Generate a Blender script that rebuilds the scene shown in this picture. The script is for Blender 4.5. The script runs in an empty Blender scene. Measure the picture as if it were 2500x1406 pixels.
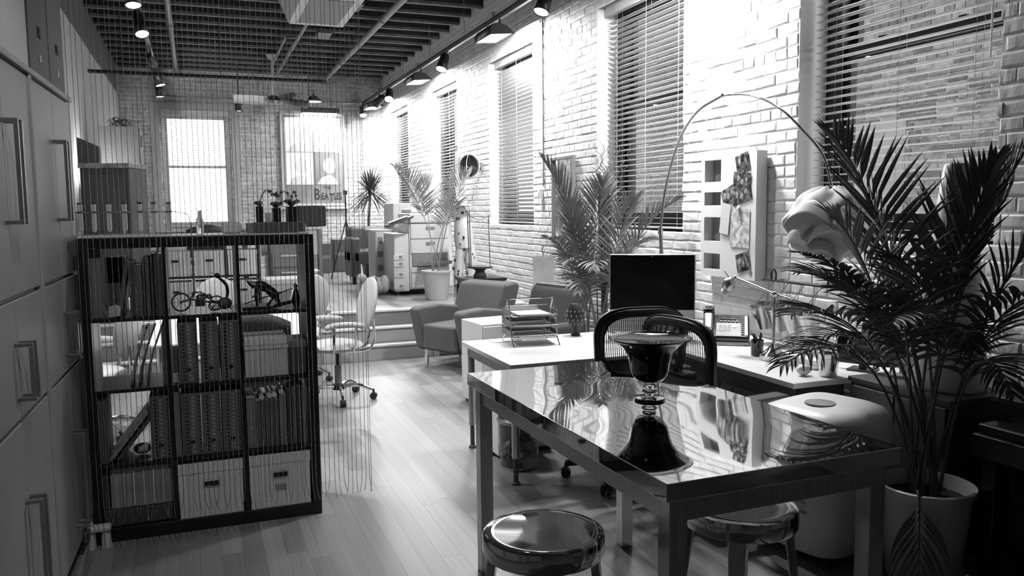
import bpy, math, random
from mathutils import Vector, Matrix
PI = math.pi
S = bpy.context.scene
COL = S.collection
# ---------------- camera ----------------
cam = bpy.data.cameras.new('camera'); cob = bpy.data.objects.new('camera', cam); COL.objects.link(cob)
YAW, PITCH, ROLL = math.radians(21.0), math.atan(196/2000.), 0.010
fw = Vector((math.sin(YAW)*math.cos(PITCH), math.cos(YAW)*math.cos(PITCH), -math.sin(PITCH)))
r0 = Vector((math.cos(YAW), -math.sin(YAW), 0)); u0 = r0.cross(fw)
rt = r0*math.cos(ROLL) - u0*math.sin(ROLL); up = u0*math.cos(ROLL) + r0*math.sin(ROLL)
mw = Matrix((rt, up, -fw)).transposed().to_4x4(); mw.translation = (0, 0, 1.63)
cob.matrix_world = mw
cam.sensor_width = 36; cam.lens = 2000/2500*36; cam.clip_start = .05; cam.clip_end = 200
S.camera = cob
S.view_settings.view_transform = 'Standard'; S.view_settings.look = 'None'
S.view_settings.gamma = 1; S.view_settings.use_curve_mapping = False
S.view_settings.exposure = 0.0
S.cycles.max_bounces = 8; S.cycles.diffuse_bounces = 4; S.cycles.glossy_bounces = 5
S.cycles.transmission_bounces = 8; S.cycles.transparent_max_bounces = 8
S.cycles.caustics_reflective = False; S.cycles.caustics_refractive = False
S.cycles.sample_clamp_indirect = 6
S.cycles.use_denoising = True
# ---------------- world: overcast white sky ----------------
W = bpy.data.worlds.new('sky'); S.world = W; W.use_nodes = True
nt = W.node_tree; bg = nt.nodes['Background']
gr = nt.nodes.new('ShaderNodeTexGradient'); tc = nt.nodes.new('ShaderNodeTexCoord')
ns = nt.nodes.new('ShaderNodeTexNoise'); ns.inputs['Scale'].default_value = 2.0
rp = nt.nodes.new('ShaderNodeValToRGB'); rp.color_ramp.elements[0].color = (.8, .8, .8, 1); rp.color_ramp.elements[1].color = (1, 1, 1, 1)
nt.links.new(tc.outputs['Generated'], ns.inputs['Vector']); nt.links.new(ns.outputs['Fac'], rp.inputs[0])
nt.links.new(rp.outputs[0], bg.inputs[0]); bg.inputs[1].default_value = 4.2
P_WASH, P_SPOT, P_LEFT, P_LEFTW = 195, 150, 135, 60
def light(kind, loc, power, aim=None, size=.1, sizey=None, angle=60, blend=.4, parent=None):
    l = bpy.data.lights.new(kind.lower()+'_lamp', kind); l.energy = power
    if kind == 'AREA':
        l.shape = 'RECTANGLE' if sizey else 'DISK'; l.size = size
        if sizey: l.size_y = sizey
    elif kind == 'SPOT':
        l.spot_size = math.radians(angle); l.spot_blend = blend; l.shadow_soft_size = size
    else: l.shadow_soft_size = size
    o = bpy.data.objects.new(l.name, l); COL.objects.link(o); o.location = loc
    if aim is not None:
        o.rotation_euler = (Vector(aim)-Vector(loc)).to_track_quat('-Z', 'Y').to_euler()
    o.parent = parent
    return o
# ---------------- materials ----------------
def M(name, v, rough=.5, metal=0, var=0, noise=None, bump=None, trans=0, ior=1.45, emit=0, coat=0, vec='Object', stretch=None, sheen=0):
    m = bpy.data.materials.new(name); m.use_nodes = True
    t = m.node_tree; b = t.nodes['Principled BSDF']; L = t.links.new
    c = (v, v, v, 1)
    b.inputs['Base Color'].default_value = c; b.inputs['Roughness'].default_value = rough
    b.inputs['Metallic'].default_value = metal
    if trans: b.inputs['Transmission Weight'].default_value = trans; b.inputs['IOR'].default_value = ior
    if coat: b.inputs['Coat Weight'].default_value = coat; b.inputs['Coat Roughness'].default_value = .1
    if sheen: b.inputs['Sheen Weight'].default_value = sheen
    if emit:
        b.inputs['Emission Color'].default_value = (1, 1, 1, 1); b.inputs['Emission Strength'].default_value = emit
    val = None
    co = None
    def coords():
        nonlocal co
        if co is None:
            tc = t.nodes.new('ShaderNodeTexCoord'); co = tc.outputs[vec]
            if stretch:
                mp = t.nodes.new('ShaderNodeMapping'); mp.inputs['Scale'].default_value = stretch
                L(co, mp.inputs['Vector']); co = mp.outputs[0]
            if var:
                o_ = t.nodes.new('ShaderNodeObjectInfo'); va = t.nodes.new('ShaderNodeVectorMath'); va.operation = 'MULTIPLY_ADD'
                va.inputs[1].default_value = (37, 23, 11); cx = t.nodes.new('ShaderNodeCombineXYZ')
                for i_ in range(3): L(o_.outputs['Random'], cx.inputs[i_])
                L(cx.outputs[0], va.inputs[0]); L(co, va.inputs[2]); co = va.outputs[0]
        return co
    def math2(op, a, b_):
        n = t.nodes.new('ShaderNodeMath'); n.operation = op
        for i, x in enumerate((a, b_)):
            if isinstance(x, (int, float)): n.inputs[i].default_value = x
            else: L(x, n.inputs[i])
        return n.outputs[0]
    if noise:
        n = t.nodes.new('ShaderNodeTexNoise'); n.inputs['Scale'].default_value = noise[0]; n.inputs['Detail'].default_value = 4
        L(coords(), n.inputs['Vector'])
        mr = t.nodes.new('ShaderNodeMapRange'); mr.inputs['From Min'].default_value = .3; mr.inputs['From Max'].default_value = .7
        mr.inputs['To Min'].default_value = v*(1-noise[1]); mr.inputs['To Max'].default_value = v*(1+noise[1])
        L(n.outputs['Fac'], mr.inputs['Value']); val = mr.outputs[0]
    if var:
        oi = t.nodes.new('ShaderNodeObjectInfo')
        k = math2('MULTIPLY_ADD', oi.outputs['Random'], 2*var); k.node.inputs[2].default_value = 1-var
        val = math2('MULTIPLY', k, val if val is not None else v)
    if val is not None:
        cc = t.nodes.new('ShaderNodeCombineColor'); [L(val, cc.inputs[i]) for i in range(3)]
        L(cc.outputs[0], b.inputs['Base Color'])
    if bump:
        n = t.nodes.new('ShaderNodeTexNoise'); n.inputs['Scale'].default_value = bump[0]; n.inputs['Detail'].default_value = bump[2] if len(bump) > 2 else 3
        L(coords(), n.inputs['Vector'])
        bp = t.nodes.new('ShaderNodeBump'); bp.inputs['Strength'].default_value = bump[1]; bp.inputs['Distance'].default_value = bump[3] if len(bump) > 3 else .01
        L(n.outputs['Fac'], bp.inputs['Height']); L(bp.outputs[0], b.inputs['Normal'])
    return m
m_paint = M('white_painted_brick', .84, .55, noise=(3, .05), bump=(14, .75, 5, .010))
m_oldbrick = M('pale_old_brick', .42, .8, var=.2, noise=(14, .25), bump=(40, .5, 4, .006))
m_oldmortar = M('pale_mortar', .8, .9, noise=(20, .15), bump=(60, .5, 4, .01))
m_extbrick = M('street_brick', .14, .9, var=.5, noise=(18, .3), bump=(40, .6, 4, .008))
m_extmortar = M('street_mortar', .5, .9, noise=(15, .25), bump=(40, .7, 4, .02))
m_plaster = M('grey_plaster', .22, .9, noise=(2, .15))
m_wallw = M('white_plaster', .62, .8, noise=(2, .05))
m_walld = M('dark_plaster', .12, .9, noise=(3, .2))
m_ceil = M('dark_ceiling', .015, .9, noise=(4, .3))
m_joist = M('dark_timber', .014, .8, noise=(6, .3))
m_joistlit = M('lit_timber_edge', .13, .6, noise=(9, .3))  # light along the joist bottoms, put into the colour
m_floor = M('bamboo_board', .25, .34, var=.2, noise=(3, .28), stretch=(22, .6, 1))
m_floord = M('floor_gap', .16, .6)
m_step = M('step_board', .3, .35, var=.3, noise=(3, .2), stretch=(.6, 12, 1), coat=.1)
m_nosing = M('aluminium_nosing', .85, .35, metal=.1, noise=(3, .03))
m_black = M('black_lacquer', .012, .35, noise=(5, .3))
m_blackm = M('matt_black', .015, .6)
m_blackg = M('glossy_black', .008, .12, coat=.5)
m_blackp = M('black_plastic', .02, .35, bump=(200, .1))
m_steel = M('brushed_steel', .68, .3, metal=1, noise=(4, .12), stretch=(30, 30, .6))
m_mirror = M('polished_steel', .93, .03, metal=1, bump=(1.25, .16, 1, .12))
m_polish = M('polished_aluminium', .8, .06, metal=1, bump=(6, .03, 1, .02))
m_chrome = M('chrome', .85, .1, metal=1, noise=(3, .03))
m_satin = M('satin_metal', .45, .3, metal=1, noise=(6, .08))
m_bead = M('bead_metal', .5, .22, metal=1, noise=(30, .1))
m_cab = M('beige_cabinet', .38, .42, noise=(1.6, .1), bump=(90, .05))
m_cabb = M('beige_box', .72, .6, noise=(3, .06))
m_darkbox = M('dark_card_box', .09, .6, noise=(3, .1))
m_white = M('white_laminate', .75, .35, noise=(3, .03))
m_whitep = M('white_plastic', .72, .4, noise=(5, .03))
m_cream = M('cream_office_plastic', .62, .45, noise=(4, .05))
m_grey = M('mid_grey_plastic', .22, .5, noise=(5, .08))
m_dgrey = M('dark_grey_plastic', .08, .5, noise=(5, .1))
m_desk = M('pale_desk_laminate', .68, .33, noise=(2.5, .05), stretch=(1, 8, 1))
m_cloth = M('grey_wool_upholstery', .085, .9, noise=(60, .12), bump=(320, .4), sheen=.3)
m_leather = M('dark_leather', .05, .38, noise=(10, .15), bump=(120, .2))
m_chairw = M('pale_vinyl', .5, .5, noise=(6, .04), bump=(200, .1))
m_mesh = M('chair_mesh', .03, .5, noise=(40, .2))
m_leaf = M('palm_leaf', .13, .45, var=.25, noise=(7, .25))
m_leaf_lit = M('palm_leaf_lit', .42, .5, var=.2, noise=(7, .2))  # lighter copy of the leaf: strong light put into its colour
m_leafd = M('dracaena_leaf', .07, .45, noise=(7, .25))
m_stem = M('palm_stem', .1, .6, noise=(12, .3))
m_soil = M('soil', .03, .95, noise=(30, .4), bump=(50, .8))
m_pot = M('white_pot', .62, .45, noise=(3, .04))
m_paper = M('rice_paper', .88, .7, noise=(5, .04))
for _n in [m_paper.node_tree.nodes['Principled BSDF']]:
    _n.inputs['Subsurface Weight'].default_value = .8; _n.inputs['Subsurface Radius'].default_value = (.06, .06, .06); _n.inputs['Subsurface Scale'].default_value = .6
m_glass = M('clear_glass', .95, .02, trans=1, ior=1.45)
m_slat = M('blind_slat', .62, .4, noise=(3, .05))
m_dframe = M('black_window_frame', .012, .4, noise=(4, .3))
m_wframe = M('grey_window_frame', .4, .5, noise=(4, .1))
m_emit = M('lit_lamp_glass', .9, .3, emit=18)
m_bulb = M('frosted_bulb', .85, .3, noise=(5, .02))
m_screen = M('dark_screen', .006, .12, noise=(2, .3))
m_wood = M('pale_wood_panel', .2, .5, noise=(3, .15), stretch=(14, 14, .7))
m_cubewood = M('end_grain', .35, .6, noise=(9, .25))
m_spot = M('spotted_fabric', .6, .8, noise=(5, .05), bump=(30, .3))
m_dot = M('black_dot', .02, .7, noise=(5, .2))
m_shade = M('parchment_shade', .38, .8, noise=(6, .2), bump=(30, .3))
m_file = M('grey_card_file', .14, .7, noise=(6, .1))
m_hole = M('file_hole', .01, .8, noise=(6, .2))
m_lid = M('pale_disc', .36, .7, noise=(6, .1))
m_ribbox = M('ribbed_pale_box', .84, .5, noise=(3, .06))
m_book = M('book_cloth', .1, .6, var=.7, noise=(12, .2))
m_photo = M('photo_print', .1, .3, var=.5, noise=(30, 2.2))
m_photol = M('pale_photo_print', .6, .4, noise=(25, .6))
m_poster = M('poster_print', .5, .4, noise=(1, .05))
m_posterw = M('poster_white', .9, .4, noise=(2, .08))
m_posterg = M('poster_grey', .17, .4, noise=(3, .2))
m_darkglass = M('smoked_glass_bowl', .012, .03, metal=0, coat=1, noise=(3, .2))
m_clearrim = M('clear_lip_glass', .9, .02, trans=1, ior=1.4)
m_marble = M('marble_top', .3, .3, noise=(12, .9))
m_galv = M('galvanised_steel', .55, .28, metal=1, noise=(10, .35), stretch=(6, 6, .5))
m_twig = M('willow_twig', .09, .8, noise=(20, .3))
m_bagw = M('pale_plush', .5, .95, noise=(9, .15), bump=(60, .6))
# ---------------- mesh building ----------------
class MB:
    def __init__(s): s.v = []; s.f = []
    def add(s, vs, fs, mat=None):
        k = len(s.v)
        s.v += [tuple(mat @ Vector(p)) if mat is not None else tuple(p) for p in vs]
        s.f += [tuple(i+k for i in f) for f in fs]
        return k
    def box(s, x0, x1, y0, y1, z0, z1, rot=None, piv=None, taper=0):
        tx = taper
        vs = [(x0, y0, z0), (x1, y0, z0), (x1, y1, z0), (x0, y1, z0), (x0+tx, y0+tx, z1), (x1-tx, y0+tx, z1), (x1-tx, y1-tx, z1), (x0+tx, y1-tx, z1)]
        m = None
        if rot is not None:
            c = Vector(piv if piv is not None else ((x0+x1)/2, (y0+y1)/2, (z0+z1)/2))
            R = rot if isinstance(rot, Matrix) else Matrix.Rotation(rot[1], 4, rot[0])
            m = Matrix.Translation(c) @ R @ Matrix.Translation(-c)
        s.add(vs, [(3, 2, 1, 0), (4, 5, 6, 7), (0, 1, 5, 4), (1, 2, 6, 5), (2, 3, 7, 6), (3, 0, 4, 7)], m); return s
    def tube(s, pts, r, n=8, closed=False, cap=True):
        pts = [Vector(p) for p in pts]; N = len(pts)
        rs = r if isinstance(r, (list, tuple)) else [r]*N
        k = len(s.v); ref = None; ring = []
        for i, p in enumerate(pts):
            a = pts[(i-1) % N] if (closed or i > 0) else p; b = pts[(i+1) % N] if (closed or i < N-1) else p
            t = (b-a).normalized() if (b-a).length > 1e-9 else Vector((0, 0, 1))
            if ref is None: ref = Vector((0, 0, 1)) if abs(t.z) < .9 else Vector((1, 0, 0))
            u = (ref - t*ref.dot(t))
            if u.length < 1e-4: u = t.orthogonal()
            u.normalize(); w = t.cross(u); ref = u
            for j in range(n):
                q = 2*PI*j/n; s.v.append(tuple(p + (u*math.cos(q)+w*math.sin(q))*rs[i]))
        M_ = N if closed else N-1
        for i in range(M_):
            i2 = (i+1) % N
            for j in range(n):
                j2 = (j+1) % n
                s.f.append((k+i*n+j, k+i*n+j2, k+i2*n+j2, k+i2*n+j))
        if cap and not closed:
            s.f.append(tuple(k+j for j in reversed(range(n)))); s.f.append(tuple(k+(N-1)*n+j for j in range(n)))
        return s
    def cyl(s, p0, p1, r0, r1=None, n=20): return s.tube([p0, p1], [r0, r0 if r1 is None else r1], n)
    def lathe(s, prof, c=(0, 0, 0), n=32, mat=None, wav=None):
        k = len(s.v); vs = []; fs = []
        for i, (r, z) in enumerate(prof):
            for j in range(n):
                q = 2*PI*j/n; rr = r*(wav(q, i) if wav else 1)
                vs.append((c[0]+rr*math.cos(q), c[1]+rr*math.sin(q), c[2]+z))
        for i in range(len(prof)-1):
            for j in range(n):
                j2 = (j+1) % n; fs.append((i*n+j, i*n+j2, (i+1)*n+j2, (i+1)*n+j))
        if prof[0][0] > 1e-5: fs.append(tuple(reversed(range(n))))
        if prof[-1][0] > 1e-5: fs.append(tuple((len(prof)-1)*n+j for j in range(n)))
        s.add(vs, fs, mat); return s
    def prism(s, poly, h0, h1, axis='z', mat=None):
        def P(a, b, h): return {'z': (a, b, h), 'y': (a, h, b), 'x': (h, a, b)}[axis]
        n = len(poly)
        vs = [P(a, b, h0) for a, b in poly]+[P(a, b, h1) for a, b in poly]
        fs = [tuple(reversed(range(n))), tuple(range(n, 2*n))]+[(i, (i+1) % n, n+(i+1) % n, n+i) for i in range(n)]
        s.add(vs, fs, mat); return s
    def ball(s, c, r, nu=12, nv=8, sc=(1, 1, 1)):
        prof = [(math.sin(PI*i/nv)*1.0, -math.cos(PI*i/nv)) for i in range(nv+1)]
        prof[0] = (1e-3, -1); prof[-1] = (1e-3, 1)
        s.lathe(prof, n=nu, mat=Matrix.Translation(c) @ Matrix.Diagonal((r*sc[0], r*sc[1], r*sc[2], 1))); return s
    def sheet(s, grid, thick=None):
        nu = len(grid); nv = len(grid[0]); k = s.add([p for row in grid for p in row], [])
        for i in range(nu-1):
            for j in range(nv-1): s.f.append((k+i*nv+j, k+(i+1)*nv+j, k+(i+1)*nv+j+1, k+i*nv+j+1))
        return s
    def build(s, name, mat, par=None, bev=0, seg=2, smooth=False, sub=0, solid=0, loc=None, rotz=None):
        me = bpy.data.meshes.new(name); me.from_pydata(s.v, [], s.f); me.update()
        if smooth or bev or sub: me.polygons.foreach_set('use_smooth', [True]*len(me.polygons))
        o = bpy.data.objects.new(name, me); COL.objects.link(o)
        for m in (mat if isinstance(mat, (list, tuple)) else [mat]): me.materials.append(m)
        if solid:
            d = o.modifiers.new('solid', 'SOLIDIFY'); d.thickness = solid; d.offset = 0
        if bev:
            d = o.modifiers.new('bevel', 'BEVEL'); d.width = bev; d.segments = seg; d.limit_method = 'ANGLE'; d.harden_normals = True
        if sub:
            d = o.modifiers.new('sub', 'SUBSURF'); d.levels = sub; d.render_levels = sub
        if smooth and not sub and not bev:
            try: me.set_sharp_from_angle(angle=math.radians(40))
            except Exception: pass
        if loc is not None: o.location = loc
        if rotz is not None: o.rotation_euler = (0, 0, rotz)
        o.parent = par
        return o
def tag(o, label=None, cat=None, group=None, kind=None):
    for k, v in (('label', label), ('category', cat), ('group', group), ('kind', kind)):
        if v: o[k] = v
    return o
def T(name, label, cat, loc=(0, 0, 0), rz=0, group=None):
    o = bpy.data.objects.new(name, None); COL.objects.link(o); o.location = loc; o.rotation_euler = (0, 0, rz); o.empty_display_size = .05
    return tag(o, label, cat, group)
def dup(root, loc, rz=None, label=None):
    def cp(o, par):
        c = o.copy(); COL.objects.link(c); c.parent = par
        for ch in o.children: cp(ch, c)
        return c
    r = cp(root, None); r.location = loc
    if rz is not None: r.rotation_euler = (0, 0, rz)
    if label: r['label'] = label
    return r
def bez(a, b, c, n):
    a, b, c = Vector(a), Vector(b), Vector(c)
    return [a*(1-t)**2+b*2*t*(1-t)+c*t*t for t in [i/(n-1) for i in range(n)]]
def catmull(pts, n=8, closed=False):
    P = [Vector(p) for p in pts]; out = []; N = len(P)
    rng = range(N if closed else N-1)
    for i in rng:
        p0 = P[(i-1) % N] if closed or i > 0 else P[0]*2-P[1]; p1 = P[i]; p2 = P[(i+1) % N]
        p3 = P[(i+2) % N] if closed or i+2 < N else P[-1]*2-P[-2]
        for j in range(n):
            t = j/n
            out.append(.5*((2*p1)+(p2-p0)*t+(2*p0-5*p1+4*p2-p3)*t*t+(3*p1-p0-3*p2+p3)*t**3))
    if not closed: out.append(P[-1])
    return out
def bx(name, mat, par, *a, bev=.004, **k): return MB().box(*a, **{q: k[q] for q in k if q in ('rot', 'piv', 'taper')}).build(name, mat, par, bev=bev)
# ================= SETTING =================
random.seed(4)
XW, YE, XL = 3.6, 16.57, -1.2
WINS = [(2.87, 4.28), (5.59, 7.085), (8.66, 10.15), (11.52, 12.94), (14.46, 15.95)]
WZ0, WZ1 = 1.42, 3.5
def struct(o): o['kind'] = 'structure'; return o
def brick_proto(name, w, h, d, mat, seed):
    rnd = random.Random(seed); b = MB(); c = .010; j = lambda a=.003: rnd.uniform(-a, a)
    # local: x = outwards (0 back, d front), y along, z up ; a chamfered front
    vs = []
    for (y, z) in ((0, 0), (w, 0), (w, h), (0, h)): vs.append((0, y, z))
    for (y, z) in ((0, 0), (w, 0), (w, h), (0, h)): vs.append((d*.55, y+j(), z+j()))
    for (y, z) in ((c, c), (w-c, c), (w-c, h-c), (c, h-c)): vs.append((d+j(.0016), y+j(.005), z+j(.004)))
    fs = [(3, 2, 1, 0), (8, 9, 10, 11)]
    for a in (0, 4):
        for i in range(4): fs.append((a+i, a+(i+1) % 4, a+4+(i+1) % 4, a+4+i))
    b.add(vs, fs); return b
def lay(parent, spans_at, z0, z1, matrix, protos, mats, view, maxn=300, pitch=.215, course=.0755, gap=.011, name='brick', every=5):
    """lay bricks in running bond; matrix maps local (x out, y along, z up) to world"""
    items = []
    k = 0; z = z0
    while z+course-gap < z1+.001:
        for (a, b_) in spans_at(z+course/2):
            L = (pitch if k % every != 4 else pitch/2)*random.uniform(.93, 1.05)
            y = a-(L*.5 if k % 2 else 0)
            while y < b_:
                s0, s1 = max(y, a), min(y+L-gap, b_)
                if s1-s0 > .02:
                    e0 = random.uniform(-.014, .014) if s0 == a else 0; e1 = random.uniform(-.014, .014) if s1 == b_ else 0
                    items.append((s0+e0, s1-s0-e0+e1, z))
                y += L
        z += course; k += 1
    def score(it):
        p = matrix @ Vector((0, it[0]+it[1]/2, it[2]+.03)); d = p-Vector((0, 0, 1.63))
        zc = d.dot(fw)
        if zc < .3: return 0
        x, y = d.dot(rt)/zc, d.dot(up)/zc
        if abs(x) > .62 or abs(y) > .36: return 0
        return view(p)*it[1]/zc**2
    items.sort(key=score, reverse=True)
    rest = MB(); me = []
    for i, pr in enumerate(protos):
        m = bpy.data.meshes.new(name); m.from_pydata(pr.v, [], pr.f); m.materials.append(mats); m.update(); me.append(m)
    for i, (y, w, zz) in enumerate(items):
        q = matrix @ Matrix.Translation((0, y, zz)) @ Matrix.Diagonal((random.uniform(.6, 1.15), w/.2, random.uniform(.93, 1.04), 1))
        pi_ = random.randrange(len(protos))
        if i < maxn:
            o = bpy.data.objects.new(name, me[pi_]); COL.objects.link(o); o.parent = parent; o.matrix_local = q
        else: rest.add(protos[pi_].v, protos[pi_].f, q)
    if rest.v:
        o = rest.build(name+'work', mats, parent); o['kind'] = 'stuff'
    return items
# ---- right wall: painted brick, with window openings
def wall_core(xa, xb, mat, name):
    b = MB(); ys = [-2.0]+[v for w in WINS for v in w]+[YE+.3]
    for i in range(0, len(ys), 2): b.box(xa, xb, ys[i], ys[i+1], 0, 4.5)
    for a, c in WINS: b.box(xa, xb, a, c, 0, WZ0); b.box(xa, xb, a, c, WZ1, 4.5)
    return b.build(name, mat)
wr = struct(wall_core(XW+.002, XW+.36, m_paint, 'wall_right'))
def spans_r(z):
    ys = [1.2]+[v for w in WINS for v in w]+[YE]
    if WZ0 < z < WZ1: return [(ys[i], ys[i+1]) for i in range(0, len(ys), 2)]
    return [(1.2, YE)]
protos = [brick_proto('brick', .2, .0685, .009, None, s) for s in range(7)]
lay(wr, spans_r, 0, 4.45, Matrix.Translation((XW+.004, 0, 0)) @ Matrix(((-1, 0, 0, 0), (0, 1, 0, 0), (0, 0, 1, 0), (0, 0, 0, 1))), protos, m_paint,
    lambda p: 0.0 if (p.z < .75) else 1.0, 300, gap=.005)
# ---- end wall: bare brick with a window and a sill
EW = (-.53, .69)
b = MB()
b.box(XL-.3, EW[0], YE+.012, YE+.4, 0, 4.5); b.box(EW[1], XW+.36, YE+.012, YE+.4, 0, 4.5); b.box(EW[0], EW[1], YE+.012, YE+.4, 0, 1.3); b.box(EW[0], EW[1], YE+.012, YE+.4, 3.5, 4.5)
we = struct(b.build('wall_back', m_oldmortar))
lay(we, lambda z: [(XL, EW[0]), (EW[1], XW)] if 1.3 < z < 3.5 else [(XL, XW)], .51, 4.4,
    Matrix(((0, 1, 0, 0), (-1, 0, 0, YE+.014), (0, 0, 1, 0), (0, 0, 0, 1))), [brick_proto('brick', .2, .0645, .016, None, s+20) for s in range(6)], m_oldbrick,
    lambda p: 1.0 if p.z > 1.3 else .3, 300)
# ---- left wall with a lighter lining below, near wall
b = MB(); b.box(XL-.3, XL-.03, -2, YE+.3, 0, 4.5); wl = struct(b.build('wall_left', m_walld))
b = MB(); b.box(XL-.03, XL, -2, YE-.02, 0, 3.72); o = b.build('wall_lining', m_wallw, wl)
b = MB(); b.box(XL-.3, XW+.3, -2.2, -2, 0, 4.5); struct(b.build('wall_front', m_walld))
# ---- ceiling and joists
b = MB(); b.box(XL-.3, XW+.4, -2.2, YE+.4, 4.5, 4.6); ce = struct(b.build('ceiling', m_ceil))
jm = MB().box(XL, XW, -.025, .025, 4.235, 4.5)
jb = jm.build('joist', m_joist, ce); lb = MB().box(XL, XW, -.032, .032, 4.2, 4.236).build('joist_lit_edge', m_joistlit, jb)
ys = [16.45-.51*i for i in range(35)]
jb.location = (0, ys[0], 0)
for y in ys[1:]:
    c = jb.copy(); COL.objects.link(c); c.location = (0, y, 0); c.parent = ce
    d = lb.copy(); COL.objects.link(d); d.parent = c
# ---- floor boards (one by one), lower room Y<8.72
b = MB(); b.box(XL-.3, XW+.3, -2.2, YE, -.12, -.021); fl = struct(b.build('floor', m_floord))
bd = MB(); bd.add([(0, 0, -.02), (1, 0, -.02), (1, 1, -.02), (0, 1, -.02), (0, 0, 0), (1, 0, 0), (1, 1, 0), (0, 1, 0)], [(3, 2, 1, 0), (4, 5, 6, 7), (0, 1, 5, 4), (1, 2, 6, 5), (2, 3, 7, 6), (3, 0, 4, 7)])
BW, BL = .096, 1.82
def boards(parent, x0, x1, y0, y1, z, mat, maxn, name='floorboard'):
    its = []; i = 0; x = x0
    while x < x1-.01:
        y = y0-random.uniform(0, BL)
        while y < y1:
            a, c = max(y, y0), min(y+BL-.0008, y1)
            if c-a > .03: its.append((x, a, min(BW-.0006, x1-x), c-a))
            y += BL
        x += BW; i += 1
    def sc(it):
        best = 0
        for fx, fy in ((.5, .1), (.5, .5), (.5, .9)):
            d = Vector((it[0]+it[2]*fx, it[1]+it[3]*fy, z))-Vector((0, 0, 1.63)); zc = d.dot(fw)
            if zc > .3 and abs(d.dot(rt)/zc) < .62 and abs(d.dot(up)/zc) < .36: best = max(best, 1/zc**3)
        return best
    its.sort(key=sc, reverse=True); rest = MB(); me = bpy.data.meshes.new(name); me.from_pydata(bd.v, [], bd.f)
    uv = me.uv_layers.new(); me.materials.append(mat)
    for k, (x, y, w, l) in enumerate(its):
        q = Matrix.Translation((x, y, z)) @ Matrix.Diagonal((w, l, 1, 1))
        if k < maxn:
            o = bpy.data.objects.new(name, me); COL.objects.link(o); o.parent = parent; o.matrix_local = q
        else: rest.add(bd.v, bd.f, q)
    if rest.v: rest.build(name+'s', mat, parent)['kind'] = 'stuff'
boards(fl, XL, XW, -1.9, 8.74, 0, m_floor, 300)
# ---- raised floor at the far end and its steps
pf = struct(MB().box(XL, XW, 9.02, YE, 0, .489).build('floor_platform', m_floord))
boards(pf, XL, XW, 9.0, YE, .51, m_floor, 290)
rb = MB()
for i, (y, z) in enumerate(((8.74, .17), (8.87, .34), (9.0, .51))):
    pass
st = struct(MB().box(XL, XW, 8.76, 9.02, 0, .15).build('trim_steps', m_floord))
for i, (y, zt) in enumerate(((8.70, .17), (8.85, .34), (9.0, .51))):
    zb = zt-.17
    for k in range(4):
        x0 = XL+k*1.2
        MB().box(x0, x0+1.195, y, y+.02, zb, zt-.012).build('riser', m_step, st, bev=.001)
    if i < 2: MB().box(XL, XW, y-.012, y+.16, zt-.022, zt-.001).build('tread', m_step, st, bev=.003)
    MB().box(XL, XW, y-.028, y+.03, zt-.022, zt+.004).build('nosing', m_nosing, st, bev=.006)
MB().box(XL, XW, 8.86, 9.02, 0, .318).build('step_block', m_floord, st)
# ---- windows on the right: frame, sashes, panes
def window(n, a, c):
    x = XW+.27
    fr = MB()
    for (y0, y1) in ((a-.01, a+.10), (c-.12, c+.01)): fr.box(x-.05, x+.09, y0, y1, WZ0, WZ1)
    fr.box(x-.05, x+.09, a+.09, c-.09, WZ1-.08, WZ1); fr.box(x-.05, x+.09, a+.09, c-.09, WZ0, WZ0+.06)
    f = struct(fr.build('window_%d' % n, m_dframe, bev=.004))
    zm = 2.53
    for (z0, z1, xo, nm) in ((zm, WZ1-.08, .03, 'upper_sash'), (WZ0+.06, zm+.07, -.02, 'lower_sash')):
        s = MB(); xs = x+xo
        s.box(xs, xs+.045, a+.10, a+.15, z0, z1); s.box(xs, xs+.045, c-.18, c-.12, z0, z1)
        s.box(xs, xs+.045, a+.15, c-.18, z0, z0+.095); s.box(xs, xs+.045, a+.15, c-.18, z1-.06, z1)
        so = s.build(nm, m_dframe, f, bev=.004)
        MB().box(xs+.018, xs+.024, a+.145, c-.175, z0+.09, z1-.055).build('pane', m_winglass, so)
    MB().box(x-.035, x-.005, (a+c)/2+.25, (a+c)/2+.3, zm+.07, zm+.095).build('latch', m_dframe, f, bev=.004)
    MB().box(x-.035, x-.005, (a+c)/2-.3, (a+c)/2-.25, zm+.07, zm+.095).build('latch', m_dframe, f, bev=.004)
    sl = MB().box(XW-.006, x-.05, a-.0, c+.0, WZ0-.045, WZ0).build('sill', m_paint, f, bev=.006)
# thin clear panes: part mirror, part see-through
def glasspane(name, refl):
    m = bpy.data.materials.new(name); m.use_nodes = True; t = m.node_tree; t.nodes.clear()
    o = t.nodes.new('ShaderNodeOutputMaterial'); mx = t.nodes.new('ShaderNodeMixShader'); tr = t.nodes.new('ShaderNodeBsdfTransparent'); g = t.nodes.new('ShaderNodeBsdfGlossy')
    g.inputs['Roughness'].default_value = .01; lw = t.nodes.new('ShaderNodeLayerWeight'); lw.inputs[0].default_value = .5; pw_ = t.nodes.new('ShaderNodeMath'); pw_.operation = 'POWER'; pw_.inputs[1].default_value = 3.5; ma = t.nodes.new('ShaderNodeMath'); ma.operation = 'MULTIPLY_ADD'; ma.inputs[1].default_value = refl; ma.inputs[2].default_value = .03; t.links.new(lw.outputs['Facing'], pw_.inputs[0]); t.links.new(pw_.outputs[0], ma.inputs[0])
    t.links.new(ma.outputs[0], mx.inputs[0]); t.links.new(tr.outputs[0], mx.inputs[1]); t.links.new(g.outputs[0], mx.inputs[2]); t.links.new(mx.outputs[0], o.inputs[0])
    return m
m_winglass = glasspane('clear_pane', .35)
m_thin = glasspane('thin_glassware', .95)
for i, (a, c) in enumerate(WINS): window(i+1, a, c)
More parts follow.
